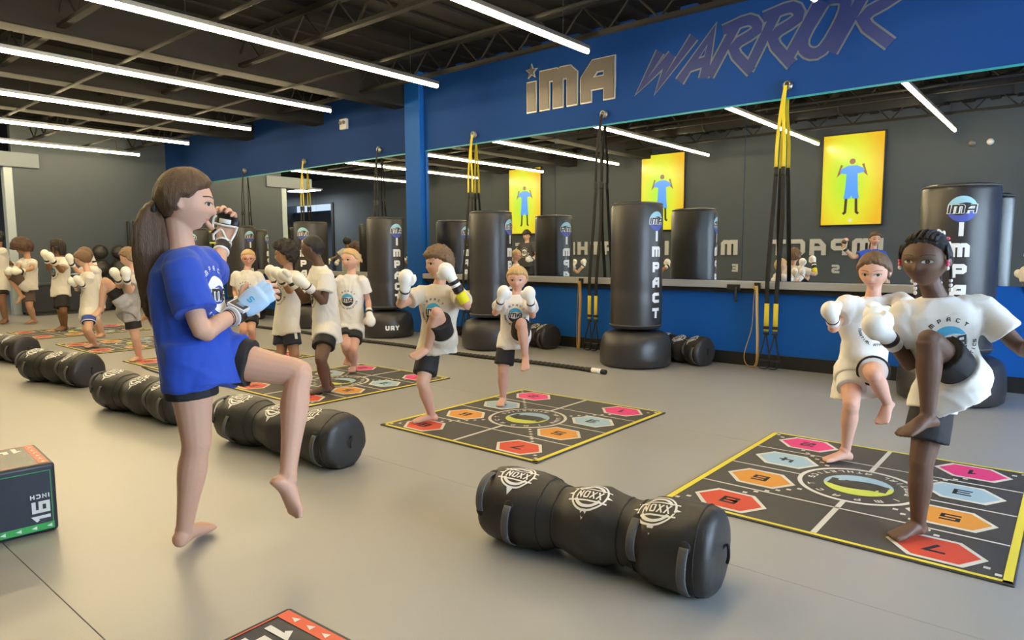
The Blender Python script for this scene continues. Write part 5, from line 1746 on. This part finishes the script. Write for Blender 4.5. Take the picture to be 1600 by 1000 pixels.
def glasses_extras(c):
    HM, hh, root = c['HM'], c['hh'], c['root']
    bm = bmesh.new()
    for s in (-1, 1):
        pts = [HM @ (Vector((s * .17 + .13 * math.cos(a) * 1.05, .452, .0 + .10 * math.sin(a))) * hh) for a in [2 * math.pi * i / 18 for i in range(18)]]
        tube(bm, pts, .012 * hh, 6, closed=True)
        tube(bm, [HM @ (Vector((s * .30, .44, .02)) * hh), HM @ (Vector((s * .385, .2, .02)) * hh), HM @ (Vector((s * .38, -.05, .0)) * hh)], .012 * hh, 6)
    tube(bm, [HM @ (Vector((-.05, .46, .02)) * hh), HM @ (Vector((.05, .46, .02)) * hh)], .012 * hh, 6)
    bm_obj('spectacles', bm, M['frame_red'], root, True)

def bun_extras(c):
    strands(c, 'bun', 'hair_blond', [([(0, -.34, .10), (-.04, -.52, .14), (-.05, -.62, .10)], [.10, .17, .11]), ([(.02, -.50, .05), (-.08, -.60, -.02), (-.12, -.66, -.16)], [.09, .09, .03])])

def pony_extras(c):
    strands(c, 'ponytail', 'hair_mid', [([(0, -.34, .16), (0, -.56, .10), (.02, -.66, -.25), (.02, -.60, -.62)], [.10, .14, .14, .04]),
                                      ([(.30, .10, .20), (.37, .12, -.05), (.38, .08, -.30)], [.05, .05, .02]), ([(-.30, .10, .20), (-.37, .12, -.05), (-.38, .08, -.30)], [.05, .05, .02])])

def dread_extras(c):
    rnd = random.Random(4)
    paths = []
    for i in range(26):
        a = R(55 + 250 * i / 25) if i < 18 else R(70 + 220 * (i - 18) / 7)
        up = .30 if i < 18 else .42
        x, y = math.sin(a), math.cos(a)
        L = .75 + .15 * rnd.random()
        paths.append(([(x * .28, y * .34, up), (x * .42, y * .48, up - .2), (x * .44, y * .50, up - L * .7), (x * .40, y * .47, up - L)], [.05, .065, .06, .03]))
    strands(c, 'dreadlocks', 'hair_dark', paths, 1, .007)

def stripe_extras(c):
    # pale side stripes on the navy shorts
    sb_ = bvh_of(c['so'])
    for s, sg in (('R', -1), ('L', 1)):
        Hp, K = c['J']['h' + s], c['J']['k' + s]
        up = (Hp - K).normalized()
        n = (c['sax'] * sg)
        n = (n - up * n.dot(up)).normalized()
        project('side_stripe', ribbon([(0, -.17), (0, .02)], .030, .02), Hp + n * .15, up.cross(n), up, M['wrap'], sb_, c['so'], .002, .3)

def trim_extras(c):
    for s in 'L':
        Hp, K = c['J']['h' + s], c['J']['k' + s]
        d = (K - Hp).normalized()
        u = d.orthogonal().normalized()
        v = d.cross(u)
        p = Hp.lerp(K, .60)
        bm = bmesh.new()
        tube(bm, [p + (u * math.cos(a) + v * math.sin(a)) * .0835 * c['k'] for a in [2 * math.pi * i / 28 for i in range(28)]], .006, 8, closed=True)
        bm_obj('hem_trim', bm, M['shorts'] if c.get('dark', True) else M['wrap'], c['so'], True)

HL_SHORT = [(0, .58), (35, .50), (62, .38), (80, .15), (96, .05), (104, -.25), (135, -.50), (180, -.58)]
person('instructor', POSE['instructor'], 1.53, 'girl in a royal blue shirt lifting one knee, with open-finger gloves and a long ponytail', 'fair',
       dict(col='brown', thick=.075, strand=.02, rough=.008, top=.5, seed=3, line=[(0, .62), (35, .55), (62, .42), (80, .12), (96, .10), (104, -.30), (135, -.55), (180, -.62)]), shirt='shirt_blue', shorts='shorts', shorts_len=.46, voxel=.0052, gloves=(), hem=.085, sleeve=.70,
       standing=('R',), slim=.98, hand_k=1.15, on_mat=False, extras=instructor_extras, head_k=1.0,
       hands={'R': dict(palm=FH * 1 + Vector((.1, 0, -.2)), thumb=1, curl=(.15, .7, .6), spread=.9), 'L': dict(palm=-FH, thumb=-1, curl=(.35, 1.0, .9), spread=.7)})
person('person', POSE['braids'], 1.25, 'girl with dark braids and beads lifting her knee on the mat in the foreground', 'dark',
       dict(col='black', thick=.05, rough=.006, top=.15, seed=5, line=[(0, .74), (35, .66), (62, .46), (80, .08), (96, .0), (104, -.35), (135, -.55), (180, -.60)]), shorts_len=.70, voxel=.0048, gloves=('R', 'L'), extras=braids_extras, brow='black', hem=.07, head_k=1.0)
person('person', POSE['pale_girl'], 1.2, 'small girl in white shorts with black trim, beside the girl with braids', 'rosy',
       dict(col='mid', thick=.06, strand=.03, rough=.02, top=.3, seed=8, jag=.08, line=[(0, .66), (35, .55), (62, .30), (80, .0), (96, -.10), (104, -.45), (135, -.62), (180, -.66)]), shorts='shorts_white', shorts_len=.60, voxel=.0055, extras=lambda c: (pony_extras(c), trim_extras(c)), hem=.15, drape=False, brow='mid', bands=(('L', .55, .98, 'wrap'), ('R', .6, .98, 'wrap')), shirt_loose=1.06)
person('person', POSE['tan_boy'], 1.25, 'boy in a cream shirt with a yellow wristband, lifting his knee', 'fair',
       dict(col='mid', thick=.085, strand=.04, rough=.05, freq=7, top=.7, fringe=.22, jag=.12, seed=2, line=HL_SHORT), shirt='shirt_tan', shorts_len=.78, voxel=.006, bands=(('L', .12, .52, 'tape_yellow'), ('L', .54, .78, 'glove_black'), ('R', .55, .98, 'wrap')), brow='mid', hem=.07)
person('person', POSE['blond_boy'], 1.12, 'small blond boy facing us with both gloves at his cheeks', 'rosy',
       dict(col='blond', thick=.06, strand=.02, rough=.01, top=.3, fringe=.14, jag=.10, seed=6), shorts_len=.80, voxel=.006, bands=(('L', .45, .98, 'wrap'), ('R', .45, .98, 'wrap')), brow='lightbrown', hem=.08)
person('person', POSE['black_boy'], 1.34, 'boy with a shaved head in a long white shirt, gloves held out to the left', 'dark',
       dict(col='black', thick=.018, strand=.0, rough=.002, top=.0, seed=1, line=HL_SHORT), shorts_len=.60, voxel=.0065, standing=('R', 'L'), brow='black', hem=.10, bands=(('L', .7, .98, 'wrap'),))
person('person', POSE['curly_boy'], 1.27, 'boy with thick curly dark hair and striped navy shorts, facing left', 'olive',
       dict(col='dark', thick=.17, strand=.0, rough=.10, freq=6, top=.35, fringe=.12, seed=9), shorts='shorts_navy', shorts_len=.72, voxel=.0068, standing=('R', 'L'), extras=stripe_extras, hem=.09)
person('person', POSE['glasses_kid'], 1.25, 'fair kid with red spectacles standing farther back, arms lowered', 'rosy',
       dict(col='blond', thick=.035, strand=.008, rough=.006, top=.2, seed=4, line=HL_SHORT), shorts_len=.70, voxel=.0075, standing=('R', 'L'), extras=glasses_extras, brow='lightbrown', hem=.09)
person('person', POSE['bun_girl'], 1.27, 'blonde girl with her hair in a bun standing with gloves lowered, facing us', 'rosy',
       dict(col='blond', thick=.045, strand=.015, rough=.006, top=.2, seed=7), shorts_len=.62, voxel=.0068, standing=('L',), extras=bun_extras, brow='lightbrown', hem=.09)
person('person', POSE['cap_boy'], 1.24, 'boy in a mottled grey and white shirt lifting a bent knee high', 'light',
       dict(col='lightbrown', thick=.07, strand=.02, rough=.015, top=.4, fringe=.25, seed=11, line=HL_SHORT), shirt='shirt_marl', shorts_len=.66, voxel=.0075, hem=.10, brow='mid', logo=None)
person('person', POSE['brown_boy'], 1.22, 'boy with brown hair in blue shorts with white piping, facing left', 'light',
       dict(col='mid', thick=.075, strand=.02, rough=.012, top=.3, fringe=.25, seed=12, line=HL_SHORT), shorts='shorts_blue', shorts_len=.62, voxel=.008, standing=('R', 'L'), hem=.09, brow='mid',
       extras=lambda c: [bm_trim(c)])
person('person', POSE['back_kid'], 1.26, 'kid mostly hidden behind the boy in blue shorts, both gloves raised', 'light',
       dict(col='mid', thick=.07, rough=.012, seed=13), voxel=.009, standing=('R', 'L'), eyes=False)
person('person', POSE['dreads_boy'], 1.42, 'tall boy with short dreadlocks and black shorts, gloves at his chin', 'brown',
       dict(col='dark', thick=.09, rough=.05, freq=7, top=.2, seed=14), shorts_len=.85, voxel=.0085, standing=('R', 'L'), extras=dread_extras, hem=.07, brow='black')
person('person', POSE['afro_kid'], 1.46, 'kid with a big brown curly mane and brown shorts, leaning forward with a raised knee', 'tan',
       dict(col='auburn', thick=.30, rough=.06, freq=5, top=.15, fringe=.2, seed=15, line=[(0, .45), (35, .30), (62, .0), (80, -.3), (96, -.45), (104, -.6), (135, -.7), (180, -.75)]), shorts='shorts_brown', shorts_len=.80, voxel=.009, hem=.04, brow='dark')
person('person', POSE['edge_kid'], 1.45, 'kid cut by the left picture edge, stretching an arm forward', 'brown',
       dict(col='black', thick=.06, rough=.02, seed=16), shorts_len=.60, voxel=.009, standing=('R', 'L'), eyes=False)
person('person', POSE['hidden_kid'], 1.24, "kid almost hidden behind the instructor's ponytail, only a bare leg showing", 'light',
       dict(col='mid', thick=.07, rough=.012, seed=17), voxel=.009, eyes=False)
# the teenager by the back wall, whom only the mirrors show
TX, TY = -11.0, .35
T = {k: (TX + a, TY + b, c_) for k, (a, b, c_) in dict(hd=(0, .02, 1.63), nk=(0, 0, 1.44), sR=(.19, 0, 1.40), sL=(-.19, 0, 1.40), eR=(.30, -.02, 1.13), eL=(-.30, -.02, 1.13), wR=(.30, .20, 1.02), wL=(-.26, .20, 1.04),
     gR=(.28, .30, 1.03), gL=(-.24, .30, 1.05), hR=(.09, 0, .92), hL=(-.09, 0, .92), kR=(.12, .03, .48), kL=(-.12, .03, .48), aR=(.13, -.02, .08), aL=(-.13, -.02, .08), tR=(.16, .12, .02), tL=(-.16, .12, .02)).items()}
T['ff'] = (.25, 1, 0)
person('person', T, 1.75, 'teenager in a charcoal shirt by the back wall, seen reflected beside the small blond boy', 'light',
       dict(col='dark', thick=.09, strand=.03, rough=.03, top=.6, fringe=.4, seed=18, line=HL_SHORT), shirt='shirt_grey', shorts_len=.7, voxel=.011, standing=('R', 'L'), hem=.05)
